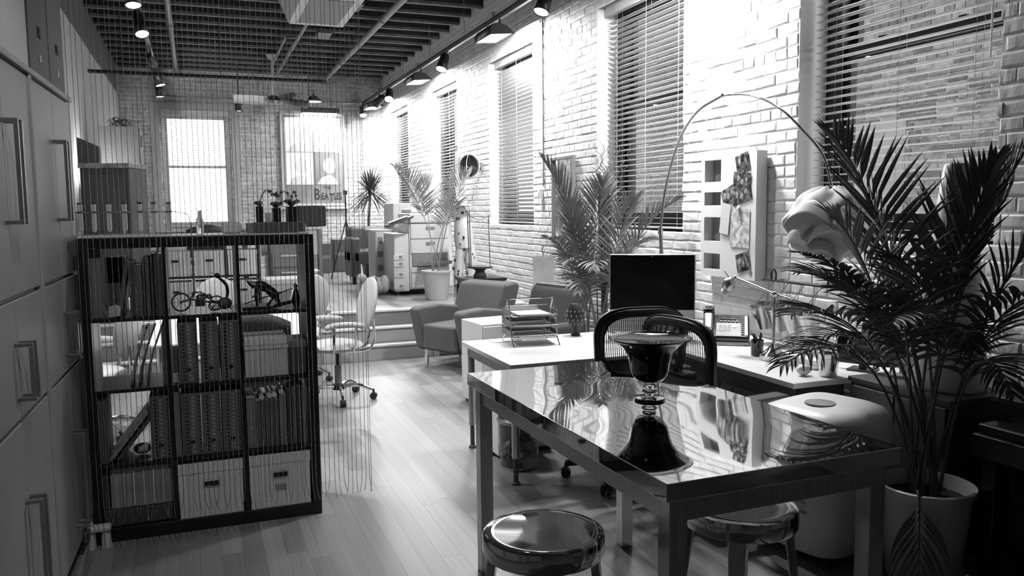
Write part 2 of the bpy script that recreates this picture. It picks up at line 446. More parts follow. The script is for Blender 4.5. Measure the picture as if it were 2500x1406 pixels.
# end window
fr = MB(); y = YE+.16
for (x0, x1) in ((EW[0]-.01, EW[0]+.07), (EW[1]-.07, EW[1]+.01)): fr.box(x0, x1, y, y+.12, 1.3, 3.5)
fr.box(EW[0]+.07, EW[1]-.07, y, y+.12, 3.4, 3.5); fr.box(EW[0]+.07, EW[1]-.07, y, y+.12, 1.3, 1.37)
f = struct(fr.build('window_6', m_wframe, bev=.004))
for (z0, z1, yo, nm) in ((2.44, 3.4, .06, 'upper_sash'), (1.37, 2.48, .02, 'lower_sash')):
    s = MB(); yy = y+yo; s.box(EW[0]+.07, EW[0]+.11, yy, yy+.04, z0, z1); s.box(EW[1]-.11, EW[1]-.07, yy, yy+.04, z0, z1)
    s.box(EW[0]+.11, EW[1]-.11, yy, yy+.04, z0, z0+.05); s.box(EW[0]+.11, EW[1]-.11, yy, yy+.04, z1-.05, z1)
    so = s.build(nm, m_wframe, f, bev=.003); MB().box(EW[0]+.1, EW[1]-.1, yy+.018, yy+.022, z0+.04, z1-.04).build('pane', m_winglass, so)
s = MB(); s.box(EW[0]-.16, EW[0]-.02, YE-.03, YE+.02, 1.3, 3.5); s.box(EW[1]+.02, EW[1]+.14, YE-.03, YE+.02, 1.3, 3.5); s.box(EW[0]-.2, EW[1]+.18, YE-.04, YE+.02, 3.5, 3.62)
s.box(EW[0]-.2, EW[1]+.18, YE-.08, YE+.02, 1.24, 1.3); s.build('casing', m_wframe, f, bev=.004)
# building across the alley
# ---- brick building across the alley, seen through the right windows
ex = struct(MB().box(6.21, 6.6, 1.0, 18, -1, 5.5).build('wall_neighbour', m_extmortar))
lay(ex, lambda z: [(3.5, 5.87), (7.35, 12.3)] if z < 2.42 else [(3.5, 12.3)], 1.1, 5.3, Matrix.Translation((6.212, 0, 0)) @ Matrix(((-1, 0, 0, 0), (0, 1, 0, 0), (0, 0, 1, 0), (0, 0, 0, 1))),
    [brick_proto('brick', .2, .0645, .02, None, s+40) for s in range(6)], m_extbrick, lambda p: 1 if (4.0 < p.y < 7.4 or p.y > 9.3) else 0, 300)
MB().box(6.19, 6.22, 5.89, 7.33, .5, 2.42).build('rendered_panel', m_plaster, ex, bev=.005)
# ================= TRACK LIGHTS =================
tr = T('lighting_track', 'long black lighting track hung by thin rods along the white brick wall', 'lighting track', (3.2, 0, 3.70))
MB().box(-.02, .02, 1, 16.5, -.02, .02).build('rail', m_satin, tr, bev=.003)
MB().box(-.03, .03, 1, 16.5, .02, .035).build('rail_cover', m_blackm, tr)
for y in (4.5, 6.2, 8.0, 9.9, 11.5, 13.1, 14.7, 16.2): MB().cyl((0, y, .03), (0, y, .5), .004, n=6).build('hanging_rod', m_satin, tr)
def washer(y, lab):
    t = T('wall_washer', lab, 'track light', (3.2, y, 3.70), 0, 'wall washers on the right track')
    MB().box(-.05, .05, -.09, .09, .03, .085).build('driver_box', m_whitep, t, bev=.006)
    MB().cyl((0, -.2, -.01), (0, -.2, -.09), .012).cyl((0, .2, -.01), (0, .2, -.09), .012).build('bracket', m_blackm, t)
    # hood: curved shell open towards the floor and the wall
    prof = [(-.13, -.20), (-.135, -.13), (-.10, -.085), (-.03, -.07), (.06, -.10), (.15, -.175)]
    g = [[(x, yy, z) for x, z in prof] for yy in (-.27, -.09, .09, .27)]
    MB().sheet(g).build('hood', m_black, t, solid=.006, smooth=True)
    for yy in (-.272, .272):
        MB().prism([(x, z) for x, z in prof], yy-.003, yy+.003, 'y').build('end_cap', m_blackm, t)
    g2 = MB(); g2.add([(-.125, -.265, -.186), (.13, -.265, -.166), (.13, .265, -.166), (-.125, .265, -.186), (-.125, -.265, -.178), (.13, -.265, -.160), (.13, .265, -.160), (-.125, .265, -.178)], [(3, 2, 1, 0), (4, 5, 6, 7), (0, 1, 5, 4), (1, 2, 6, 5), (2, 3, 7, 6), (3, 0, 4, 7)])
    g2.build('lit_glass', m_emit, t)
    light('AREA', (.0, 0, -.195), P_WASH, aim=(.34, 0, -.95), size=.22, sizey=.5, parent=t)
    return t
for y, l in ((5.4, 'black wall washer on the track just above the frame, lighting the whiteboard pier'), (8.83, 'largest black wall washer on the right track at the top of the picture'),
             (12.2, 'middle black wall washer on the right track with lit white glass'), (15.55, 'farthest black wall washer on the right track by the back wall')): washer(y, l)
def spot(x, y, z, aim, lab, power, group, L=.17, r=.055, ang=60, cat='spotlight', nm='spotlight', top=None):
    t = T(nm, lab, cat, (x, y, z), 0, group)
    d = (Vector(aim)-Vector((x, y, z))).normalized()
    MB().cyl((0, 0, 0 if top is None else top-z), (0, 0, -.07), .012, n=10).build('stem', m_blackm, t)
    c = Vector((0, 0, -.12)); a = c-d*L*.5; e = c+d*L*.5
    MB().tube([a, a+d*.03, c, e], [r*.55, r*.8, r*.85, r], 20, cap=False).build('lamp_body', m_black, t, smooth=True, solid=.004)
    MB().tube([a+d*.005, a+d*.01], [r*.55]*2, 16).build('rear_cap', m_blackm, t)
    MB().tube([e-d*.014, e-d*.01], [r*.93, r*.93], 20).build('lit_lens', m_emit, t)
    if power: light('SPOT', c+d*(L*.5+.01), power, aim=c+d*3, size=.04, angle=ang, blend=.5, parent=t)
    return t
G1 = 'spotlights on the right track'
for i, (y, am, l, pw) in enumerate(((7.3, (1.6, 6.6, 0), 'black spotlight on the right track above the potted palm and willow vase', 1), (10.69, (1.9, 9.6, .5), 'large black spotlight between the two nearest wall washers', 1),
                    (13.95, (2.3, 11.5, .5), 'black spotlight before the farthest wall washer', 1), (16.3, (3.0, 15.0, 1.0), 'last black spotlight at the far end of the right track', .7), (4.3, (2.2, 3.9, 0), 'black spotlight on the right track over the office desks', .5))):
    spot(3.16, y, 3.68, am, l, P_SPOT*pw, G1, L=.24, r=.075)
tl = T('lighting_track', 'left lighting track with polished edges under the dark joists', 'lighting track', (-.47, 0, 3.78))
MB().box(-.025, .025, 5, 16.4, -.02, .02).build('rail', m_satin, tl, bev=.003)
for y in (6, 9.5, 13, 16.2): MB().cyl((0, y, .02), (0, y, .42), .004, n=6).build('hanging_rod', m_satin, tl)
for i, (x, y, am, l, pw) in enumerate(((-.46, 8.5, (-.1, 7.4, 0), 'black cylinder spotlight topmost on the left track', 1), (-.47, 9.9, (.2, 8.0, 0), 'second black cylinder spotlight down the left track', 1),
                      (-.44, 13.6, (.6, 13.2, 0), 'tilted black spotlight third on the left track', .8), (-.47, 14.9, (-.2, 14.8, .5), 'lowest looking black spotlight at the far end of the left track', .8), (-.47, 5.6, (.9, 6.6, 0), 'black spotlight on the left track above the bookcase', 2.6))):
    spot(x, y, 3.77, am, l, P_LEFT*pw, 'spotlights on the left track', L=.3, r=.07, ang=75)
spot(.8, 15.5, 3.62, (.8, 15.6, 0), 'dark cylinder spotlight hanging left of the framed poster', P_LEFT*.6, None, L=.24, r=.075, top=4.5)
spot(2.0, 5.74, 4.2, (3.2, 4.3, .8), 'added unseen spotlight above the frame brightening the desks', P_LEFT*1.2, None, ang=62)  # unseen fill lamp, added to brighten the desks and lower wall
spot(.3, 1.66, 4.2, (-.05, 4.4, .7), 'added unseen spotlight over the near floor brightening the bookcase', P_LEFT*.8, None, ang=46)  # added out of view to lift the bookcase and cabinets
spot(3.16, 14.75, 3.68, (1.9, 16.5, 2.3), 'added black spotlight on the right track brightening the framed poster', P_SPOT*.9, G1, L=.24, r=.075, ang=75)  # extra lamp, added to light the poster end of the wall
spot(-.47, 12.2, 3.77, (.75, 16.5, 2.5), 'added black spotlight on the left track brightening the back brick wall', P_SPOT*.7, 'spotlights on the left track', L=.24, r=.06, ang=70)  # extra lamp on the track, added to brighten the back wall
t = T('picture_light', 'long black bar light above the framed poster', 'picture light', (2.33, 16.3, 3.53))
MB().box(-.36, .36, -.06, .06, -.05, .05).build('lamp_body', m_black, t, bev=.01); MB().box(-.33, .33, .0, .055, -.056, -.05).build('lit_glass', m_emit, t)
MB().cyl((-.2, 0, .05), (-.2, 0, .97), .006, n=6).build('hanging_rod', m_blackm, t); MB().cyl((.2, 0, .05), (.2, 0, .97), .006, n=6).build('hanging_rod', m_blackm, t)
light('AREA', (0, .02, -.07), 12, aim=(0, .22, -.6), size=.6, sizey=.06, parent=t)
t = T('pendant_lamp', 'small dome pendant lamp behind the ceiling fan', 'pendant lamp', (2.1, 15.4, 3.58))
MB().lathe([(.13, 0), (.125, .03), (.07, .09), (.02, .11), (.015, .16)], n=24).build('lamp_shade', m_dgrey, t, smooth=True); MB().cyl((0, 0, .15), (0, 0, .6), .004, n=6).build('cord', m_blackm, t)
MB().lathe([(.12, -.002), (.12, .004)], n=24).build('lit_glass', m_emit, t)
# hidden uplighter on the low wall cupboards: glow on the left wall
t = T('uplighter', 'slim uplighter glowing on the left wall between the dark cupboard and the wood cabinet', 'floor lamp', (-1.0, 10.45, .511))
MB().lathe([(.10, 0), (.10, .02), (.012, .03), (.012, 1.42)], n=24).build('pole', m_blackm, t, smooth=True)
MB().lathe([(.012, 1.42), (.06, 1.46), (.09, 1.52), (.095, 1.53)], n=24).build('lamp_bowl', m_dgrey, t, smooth=True, solid=.004)
light('POINT', (0, 0, 1.60), P_LEFTW*.3, size=.05, parent=t)
# ================= CEILING THINGS =================
def pipe(nm, lab, pts, r, mat, cat='pipe', rings=()):
    t = T(nm, lab, cat, pts[0]); o = Vector(pts[0])
    MB().tube([Vector(p)-o for p in pts], r, 14).build('pipe_run', mat, t, smooth=True)
    for p in rings:
        q = Vector(p)-o; MB().tube([q-Vector((0, .02, 0)), q+Vector((0, .02, 0))], r*1.35, 14).build('pipe_clamp', mat, t, smooth=True)
    return t
pipe('sprinkler_pipe', 'thick grey sprinkler pipe running along the ceiling towards the back wall', [(2.40, 1, 4.10), (2.42, 16.56, 4.10)], .042, m_grey, rings=[(2.405, 8.5, 4.1), (2.405, 10.9, 4.1), (2.41, 14.2, 4.1)])
pipe('conduit', 'thin grey conduit with a bend running behind the ceiling fan', [(1.5, 8.5, 4.1), (1.5, 15.8, 4.1), (1.35, 15.86, 4.1)], .025, m_grey)
pipe('conduit', 'short thin grey conduit feeding the fan canopy', [(1.34, 14.9, 4.1), (1.34, 12.6, 4.13), (1.5, 12.4, 4.1)], .018, m_grey)
pipe('sprinkler_pipe', 'slim grey pipe on the left of the ceiling past the spotlights', [(-.19, 6, 4.1), (-.21, 16.3, 4.1)], .035, m_grey, rings=[(-.2, 9.6, 4.1), (-.2, 12.0, 4.1)])
pipe('wall_conduit', 'thin horizontal metal conduit on the back wall above the window', [(-.55, 16.53, 3.72), (3.4, 16.53, 3.72)], .014, m_satin)
pipe('cable', 'thin dark cable running down the white brick pier to a switch box', [(3.585, 8.34, 4.4), (3.585, 8.34, 1.86)], .009, m_grey, 'cable')
t = T('switch_box', 'small white switch box on the brick pier below the cable', 'switch box', (3.57, 8.40, 1.78)); MB().box(-.02, .02, -.035, .035, -.055, .055).build('box_body', m_whitep, t, bev=.005); MB().box(-.03, -.02, -.012, .012, -.02, .02).build('toggle', m_whitep, t, bev=.003)
t = T('curtain_rod', 'straight black rod spanning the room below the joists', 'rod', (-1.2, 11.9, 3.42)); MB().cyl((0, 0, 0), (3.0, 0, 0), .024, n=10).build('rod', m_black, t, smooth=True)
for x in (.4, 1.6, 2.9): MB().cyl((x, 0, .03), (x, 0, .80), .006, n=6).build('hanging_rod', m_blackm, t)
for i, (x, y) in enumerate(((2.03, 9.75), (1.97, 10.6), (1.93, 11.5), (1.86, 12.4))):
    t = T('ceiling_box', ['flat grey junction plate on the ceiling nearest the unit heater', 'second flat grey plate along the ceiling beside the pipe', 'third flat grey plate along the ceiling beside the pipe', 'farthest flat grey plate along the ceiling'][i], 'ceiling plate', (x, y, 4.15), 0, 'ceiling plates')
    MB().box(-.1, .1, -.2, .2, 0, .06).build('plate', m_dgrey, t, bev=.004)
# unit on the ceiling
t = T('ceiling_unit', 'white boxy ceiling air unit with a dark band, hung at the top of the picture', 'air conditioner', (1.37, 8.95, 3.70))
MB().prism([(-.30, .0), (.30, .0), (.42, .28), (-.42, .28)], -.62, .72, 'y').build('casing', m_white, t, bev=.012)
MB().prism([(-.30, .0), (.30, .0), (.42, .28), (-.42, .28)], -.63, -.62, 'y').build('front_plate', m_whitep, t)
MB().box(-.29, .29, -.645, -.63, .10, .17).build('louvre', m_dgrey, t, bev=.004); MB().box(-.05, .12, -.65, -.63, .20, .235).build('badge', m_grey, t, bev=.003)
MB().box(-.22, .22, -.5, .6, -.006, .0).build('bottom_grille', m_grey, t, bev=.003)
for x, y in ((-.3, -.4), (.3, -.4), (-.3, .5), (.3, .5)): MB().cyl((x, y, .28), (x, y, .56), .01, n=8).build('hanging_rod', m_satin, t)
# ceiling fan
t = T('ceiling_fan', 'white three-bladed ceiling fan on a long down rod', 'ceiling fan', (1.30, 14.41, 3.44))
MB().lathe([(.02, .68), (.05, .69), (.10, .74), (.10, .76)], n=20).build('canopy', m_whitep, t, smooth=True)
MB().cyl((0, 0, .06), (0, 0, .74), .022, n=14).build('down_rod', m_whitep, t, smooth=True)
MB().lathe([(.02, -.06), (.12, -.05), (.14, 0), (.10, .06), (.03, .10)], n=24).build('motor_housing', m_satin, t, smooth=True)
for a, el in ((48, .16), (-38, -.10), (168, .02)):
    g = []
    for i in range(9):
        u = i/8; w = .11+.07*math.sin(PI*min(1, u*1.1))-.06*max(0, u-.8)*5*.4; x = .1+u*.55
        g.append([(x, -w*.5, -.05+el*u), (x, 0, el*u), (x, w*.7, .07+el*u)])
    MB().sheet(g).build('blade', m_white, t, solid=.012, smooth=True, rotz=math.radians(a))
# ================= BLINDS =================
def blind(lab, x, a, c, z0, z1, tilt, axis='y', pitch=.0475):
    # local: slats run along local y, depth along local x
    L = c-a; t = T('venetian_blind', lab, 'blind', (x, a, 0) if axis == 'y' else (a, x, 0), 0 if axis == 'y' else -PI/2, 'wooden venetian blinds')
    if axis != 'y': t.rotation_euler = (0, 0, PI/2); t.location = (c, x, 0)
    MB().box(-.035, .035, .005, L-.005, z1-.075, z1).build('headrail', m_slat, t, bev=.004)
    MB().box(-.05, -.036, 0, L, z1-.09, z1+.005).build('valance', m_slat, t, bev=.004)
    n = int((z1-z0-.11)/pitch)
    if tilt < 0: sgn = -1
    sm = MB(); w = .025
    sm.add([(-w, 0, 0), (0, 0, .0022), (w, 0, 0), (w, L-.02, 0), (0, L-.02, .0022), (-w, L-.02, 0), (-w, 0, .003), (0, 0, .0052), (w, 0, .003), (w, L-.02, .003), (0, L-.02, .0052), (-w, L-.02, .003)],
           [(5, 4, 1, 0), (4, 3, 2, 1), (6, 7, 10, 11), (7, 8, 9, 10), (0, 1, 7, 6), (1, 2, 8, 7), (2, 3, 9, 8), (3, 4, 10, 9), (4, 5, 11, 10), (5, 0, 6, 11)])
    s0 = sm.build('slat', m_slat, t); s0.location = (0, .01, z0+.04); s0.rotation_euler = (0, math.radians(tilt), 0)
    for i in range(1, n):
        s = s0.copy(); COL.objects.link(s); s.parent = t; s.location = (0, .01, z0+.04+i*pitch)
    MB().box(-.026, .026, .01, L-.01, z0, z0+.018).build('bottom_rail', m_slat, t, bev=.003)
    for y in (L*.14, L*.5, L*.86):
        cm = MB()
        for xx in (-.027, .027): cm.cyl((xx, y, z0+.01), (xx, y, z1-.07), .0014, n=4)
        for q, nn in ((cm, 'ladder_cord'),): q.build(nn, m_slat, t)['kind'] = 'stuff'
    MB().cyl((-.045, .09, z1-.1), (-.045, .09, z1-1.15), .005, n=6).build('tilt_wand', m_slat, t)
    return t
BX = XW+.12
for (a, c), l, ti, z0 in zip(WINS, ('white venetian blind, slats open, in the nearest window right of the whiteboard', 'open white venetian blind in the window behind the arc lamp', 'nearly closed white venetian blind in the third window, right of the round wall lamp',
                 'open white venetian blind in the narrow-looking window behind the brightly lit palm', 'farthest white venetian blind on the right wall, by the back corner'), (4, 6, 38, 8, 8), (1.44, 1.44, 1.44, 1.44, 1.44)):
    blind(l, BX, a+.03, c-.03, z0, WZ1-.01, ti)
blind('white venetian blind over the bright back window', YE+.07, EW[0]+.02, EW[1]-.02, 1.34, 3.49, 6, 'x')
# ================= BEAD CURTAIN =================
random.seed(9)
v = []; f = []
r = .0027; rz_ = .0032; pz = .0076
for s in range(58):
    x = -.505+s*.0232+random.uniform(-.003, .003)
    if s >= 56: x = .80+(s-57)*.011
    yb = 4.16+random.uniform(-.012, .012); z0 = .165+random.uniform(-.012, .02)+.03*(x < .1)*(.1-x); ph = random.random()*6
    curl = random.uniform(-.016, .018); nb = int((4.19-z0)/pz); P_ = []
    for k in range(nb):
        z = z0+k*pz; h = max(0, 1-(z-z0)/.09); xx = x+.0015*math.sin(z*1.3+ph)+curl*h*h; yy = yb+.008*math.sin(ph+z)*h
        i = len(v); v += [(xx-r, yy, z), (xx+r, yy, z), (xx, yy-r, z), (xx, yy+r, z), (xx, yy, z-rz_), (xx, yy, z+rz_)]
        f += [(i, i+2, i+5), (i+2, i+1, i+5), (i+1, i+3, i+5), (i+3, i, i+5), (i+2, i, i+4), (i+1, i+2, i+4), (i+3, i+1, i+4), (i, i+3, i+4)]
        if k % 8 == 0 or k == nb-1: P_.append((xx, yy, z))
    q_ = .0007; i0 = len(v)
    for (a_, b_, c_) in P_: v += [(a_-q_, b_, c_), (a_+q_, b_-q_, c_), (a_+q_, b_+q_, c_)]
    for k in range(len(P_)-1):
        for j in range(3): f.append((i0+k*3+j, i0+k*3+(j+1) % 3, i0+k*3+3+(j+1) % 3, i0+k*3+3+j))
m = MB(); m.v = v; m.f = f; o = m.build('bead_curtain', m_bead, None, smooth=False); o.data.polygons.foreach_set('use_smooth', [True]*len(f))
tag(o, 'fine metal bead curtain hanging in front of the black bookcase', 'bead curtain', None, 'stuff')
t = T('curtain_rail', 'slim rail holding the bead curtain under the joists', 'curtain rail', (-.52, 4.16, 4.185)); MB().box(0, 1.35, -.012, .012, 0, .014).build('rail', m_satin, t, bev=.002)
# ================= LEFT CABINETS =================
random.seed(21)
CA = -math.radians(1.66)   # row is turned slightly; local +y = away, local x = 0 at the front plane (x<0 into the unit)
CP = Vector((-.561, 4.648, 0)); CDv = Vector((.029, 1, 0)).normalized(); CN = Vector((CDv.y, -CDv.x, 0))
def cabinet(k, lab):
    y0 = -.93*(k+1)
    t = T('tall_cabinet', lab, 'cabinet', CP+CDv*y0, CA, 'tall beige cabinets along the left side')
    MB().box(-.52, -.022, .005, .925, .06, 2.17).build('body', m_cab, t, bev=.004)
    MB().box(-.52, .012, 0, .93, 2.17, 2.195).build('cornice', m_cab, t, bev=.005)
    MB().box(-.50, -.05, .02, .91, 0, .06).build('plinth', m_dgrey, t)
    MB().box(-.03, .010, -.012, .03, .06, 2.17).build('corner_post', m_cab, t, bev=.01)
    for (z0, z1, hz0, hz1) in ((1.34, 2.16, 1.59, 1.95), (.91, 1.325, .975, 1.18), (.07, .895, .17, .62)):
        for s in (0, 1):
            a, c = (.03, .474) if s == 0 else (.478, .922)
            d = MB().box(-.022, 0, a, c, z0, z1).build('door', m_cab, t, bev=.004)
            hy = .445 if s == 0 else .507
            h = MB(); h.tube([(0, hy, hz0), (.05, hy, hz0), (.05, hy, hz0+.01)], .008, 10)
            MB().box(.0, .055, hy-.008, hy+.008, hz0, hz0+.014).box(.0, .055, hy-.008, hy+.008, hz1-.014, hz1).box(.041, .055, hy-.008, hy+.008, hz0+.014, hz1-.014).build('handle', m_satin, d, bev=.002)
    return t
for k, l in enumerate(('tall beige cabinet at the end of the left row, touching the bookcase', 'tall beige cabinet second from the bookcase at the left edge', 'tall beige cabinet nearest the camera on the left', 'tall beige cabinet beside the camera')): cabinet(k, l)
def crate(name, lab, y0, L, H, mat, cat, slots):
    t = T(name, lab, cat, CP+CDv*y0+Vector((0, 0, 2.196)), CA)
    MB().box(-.55, -.01, 0, L, 0, H).build('body', mat, t, bev=.012); MB().box(-.56, 0.0, -.006, L+.006, H-.05, H+.02).build('lid', mat, t, bev=.01)
    for s in slots:
        MB().box(-.012, -.006, s-.025, s+.025, .17, .215).build('grip_hole', m_hole, t, bev=.002); MB().box(-.012, -.007, s-.02, s+.02, .07, .10).build('label_holder', m_satin, t, bev=.002)
crate('storage_box', 'pale rounded storage box with a dark knob on top of the nearer cabinet', -1.45, .62, .46, m_cabb, 'box', (.1,))
crate('storage_box', 'dark storage box with square slots on the far left cabinet, nearer one', -.80, .40, .5, m_darkbox, 'box', (.2,))
crate('storage_box', 'dark storage box with square slots at the end of the left cabinet row', -.385, .37, .5, m_darkbox, 'box', (.19,))
t = T('small_stand', 'low pale plastic stand leg poking out between cabinet and bookcase', 'stand', (-.52, 4.32, 0))
MB().box(-.04, .07, -.03, .03, .085, .115).build('stand_top', m_whitep, t, bev=.012); MB().cyl((.045, 0, 0), (.045, 0, .09), .024, .02, 16).build('leg', m_whitep, t, smooth=True); MB().cyl((-.02, 0, 0), (-.02, 0, .09), .02, .02, 12).build('leg', m_whitep, t, smooth=True)
# ================= BLACK BOOKCASE =================
BF, BB = 4.37, 4.76
t = T('cube_bookcase', 'large black open cube bookcase behind the bead curtain', 'bookcase', (-.537, BF, 0))
W3 = 1.105; p = MB
MB().box(0, W3, 0, .39, 1.453, 1.503).build('top_board', m_black, t, bev=.002); MB().box(0, W3, 0, .39, 0.0, .066).build('bottom_board', m_black, t, bev=.002)
MB().box(0, .045, 0, .39, .066, 1.453).build('side_panel', m_black, t, bev=.002); MB().box(W3-.045, W3, 0, .39, .066, 1.453).build('side_panel', m_black, t, bev=.002)
CXs = [(.045, .372), (.389, .716), (.733, 1.06)]; CZs = [(.066, .371), (.388, .745), (.762, 1.096), (1.113, 1.453)]
for x in (.372, .716): MB().box(x, x+.017, .002, .388, .066, 1.453).build('divider', m_black, t)
for z in (.371, .745, 1.096):
    for (a, c) in CXs: MB().box(a, c, .002, .388, z, z+.017).build('shelf', m_black, t)
X0 = -.537
def cell(c, r): a = CXs[c]; z = CZs[3-r]; return X0+a[0], X0+a[1], z[0]+.0015, z[1]
# white sheet on the top
t = T('shelf_mat', 'white glossy mat lying on top of the black bookcase', 'mat', (-.53, BF+.01, 1.504)); MB().box(0, 1.08, 0, .37, 0, .006).build('sheet', m_white, t, bev=.002)
# ---- test tube vase
m_tube = M('tube_glass', .95, .08, trans=.3)
t = T('test_tube_vase', 'row of stoppered glass tubes held in a wavy wire rack on the bookcase', 'vase rack', (-.56, 4.55, 1.512))
xs = [.03, .09, .158, .228, .298, .364, .434]
w = []
for i, x in enumerate(xs):
    w += [(x-.022, -.004, .115), (x-.013, -.017, .118), (x+.013, -.017, .118), (x+.022, -.004, .115)]
w += [(.51, 0, .105), (.53, 0, .08), (.535, 0, 0.002)]
MB().tube(catmull([(.014, .0, 0.002), (.014, 0, .08), (.012, 0, .11)]+w[1:], 4), .002, 6).build('wire_rack', m_satin, t, smooth=True)
MB().tube([(.014, .0, 0.002), (.014, .1, .002), (.535, .1, .002), (.535, 0, .002)], .002, 6).build('rack_foot', m_satin, t, smooth=True)
for x in xs:
    g = MB().lathe([(.0125, .155), (.0115, .12), (.0115, .035), (.0095, .024), (.004, .018), (.0005, .017)], (x, 0, 0), 16).build('tube', m_tube, t, smooth=True)
    g['label'] = 'clear glass tube'
    MB().lathe([(.0075, .13), (.010, .152), (.0125, .156), (.0125, .163)], (x, 0, 0), 14).build('stopper', m_blackm, t, smooth=True)
    MB().lathe([(.0145, .112), (.0165, .116), (.0145, .12), (.013, .116)], (x, 0, 0), 16).build('tube_ring', m_blackm, t, smooth=True)
t = T('glass_bottle', 'small clear glass bottle at the end of the tube rack', 'bottle', (.02, 4.60, 1.512)); MB().lathe([(.018, 0), (.02, .01), (.02, .06), (.01, .09), (.01, .12), (.012, .122)], n=20).build('bottle_body', m_glass, t, smooth=True)
# ---- box planter with orchids
t = T('planter_tray', 'long dark grey tray holding potted orchids on the bookcase', 'tray', (.285, 4.60, 1.511))
MB().box(0, .26, -.11, .08, 0, .055).build('tray_body', m_dgrey, t, bev=.004); MB().box(-.035, 0, -.10, .06, 0, .052).build('side_block', m_grey, t, bev=.004)
t = T('white_box', 'bright white rounded box beside the planter tray', 'box', (.17, 4.56, 1.511)); MB().box(-.045, .055, -.04, .04, 0, .058).build('body', m_white, t, bev=.014)
def potplant(lab, x, z, w, h, seed, mat=m_blackm, n=9):
    t = T('potted_orchid', lab, 'potted plant', (x, 4.57, z), 0, 'dark potted orchids on the bookcase'); random.seed(seed)
    MB().box(-w/2, w/2, -w/2, w/2, 0, h).build('pot', m_black, t, bev=.003)
    for k in range(n):
        a = random.uniform(0, 6.28); L = random.uniform(.04, .09)*w/.07; q = [(math.cos(a)*L*u*.7, math.sin(a)*L*u*.7, h+L*(u*1.3-u*u*.9)) for u in (0, .35, .7, 1)]
        MB().tube(q, [.004, .010, .009, .002], 5).build('leaf', m_leafd, t, smooth=True)
    for k in range(2):
        a = random.uniform(0, 6.28); q = catmull([(0, 0, h), (math.cos(a)*.02, 0, h+.06), (math.cos(a)*.05, .01, h+.085), (math.cos(a)*.085, .01, h+.06)], 5)
        s = MB().tube(q, .0018, 5).build('flower_stem', m_twig, t, smooth=True)
        for u in (-1, -4): MB().ball(q[u], .008, 8, 6, (1, .6, 1)).build('bud', m_leafd, s, smooth=True)
potplant('tall black pot with a budding orchid at the left of the planter tray', .318, 1.567, .035, .085, 1)
potplant('black pot with a bushy orchid in the middle of the planter tray', .405, 1.567, .045, .075, 2, n=14)
potplant('wide black pot with an arching orchid at the right of the planter tray', .485, 1.567, .06, .08, 3, n=16)
t = T('glass_cube', 'small pale glass cup between the orchid pots', 'cup', (.362, 4.53, 1.567)); MB().lathe([(.018, 0), (.02, .05), (.021, .05), (.019, .002)], n=16).build('cup_body', m_whitep, t, smooth=True)
t = T('picture_card', 'flat white card lying at the right end of the bookcase top', 'card', (.5, 4.42, 1.511)); MB().box(0, .055, 0, .16, 0, .003).build('sheet', m_white, t)
# ---- top left cell: books, box, crystal
def book(lab, x, y, z, w, d, h, tilt=0, mat=m_book, grp=None, nm='book', cat='book'):
    t = T(nm, lab, cat, (x, y, z), 0, grp); t.rotation_euler = (0, math.radians(tilt), 0)
    MB().box(0, w, .0, d, 0, h).build('cover', mat, t, bev=.0015); MB().box(w*.12, w*.88, .004, d+.001, .004, h+.0012).build('pages', m_cabb, t)
    return t
x0, x1, z0, z1 = cell(0, 0)
t = T('tall_board', 'flat grey board standing at the left of the top left shelf cell', 'board', (x0+.002, 4.42, z0)); MB().box(0, .05, 0, .02, 0, .335).build('panel', m_grey, t, bev=.002)
book('dark leaning book in the middle of the top left cell', x0+.114, 4.42, z0+.003, .018, .22, .29, 9, m_file)
g = 'dark books in the top left cell'
for i, (bxx, w, h, l) in enumerate(((.172, .03, .27, 'wide dark book right of the leaning one'), (.204, .028, .255, 'shorter dark book second right of the leaning one'), (.234, .012, .285, 'thin pale-edged book'), (.248, .02, .29, 'dark spine fourth from the leaning book'), (.27, .014, .30, 'thin grey spine fifth from the leaning book'), (.286, .018, .30, 'dark spine second from the divider'), (.306, .018, .295, 'dark spine against the divider'))):
    book(l+' in the top left cell' if 'cell' not in l else l, x0+bxx, 4.41, z0, w-.002, .2, h, 0, m_book, g)
for i in range(4): book(['black binder at the back of the top left cell, leftmost', 'second black binder at the back of the top left cell', 'third black binder at the back of the top left cell', 'fourth black binder beside the leaning book'][i], x0+.058+i*.022, 4.56, z0, .02, .18, .285, 0, m_file, 'black binders in the top left cell')
t = T('crystal_award', 'faceted clear crystal block shining in the top left cell', 'crystal', (x0+.095, 4.42, z0)); 
MB().prism([(-.022, 0), (.03, .005), (.036, .05), (.012, .062), (-.02, .052)], -.02, .02, 'y').build('crystal_block', m_tube, t, bev=.004)
t = T('glass_bowl', 'small clear round glass beside the crystal block', 'glass', (x0+.068, 4.45, z0)); MB().lathe([(.015, 0), (.024, .03), (.022, .06), (.02, .06), (.022, .03), (.012, .004)], n=18).build('bowl_body', m_glass, t, smooth=True)
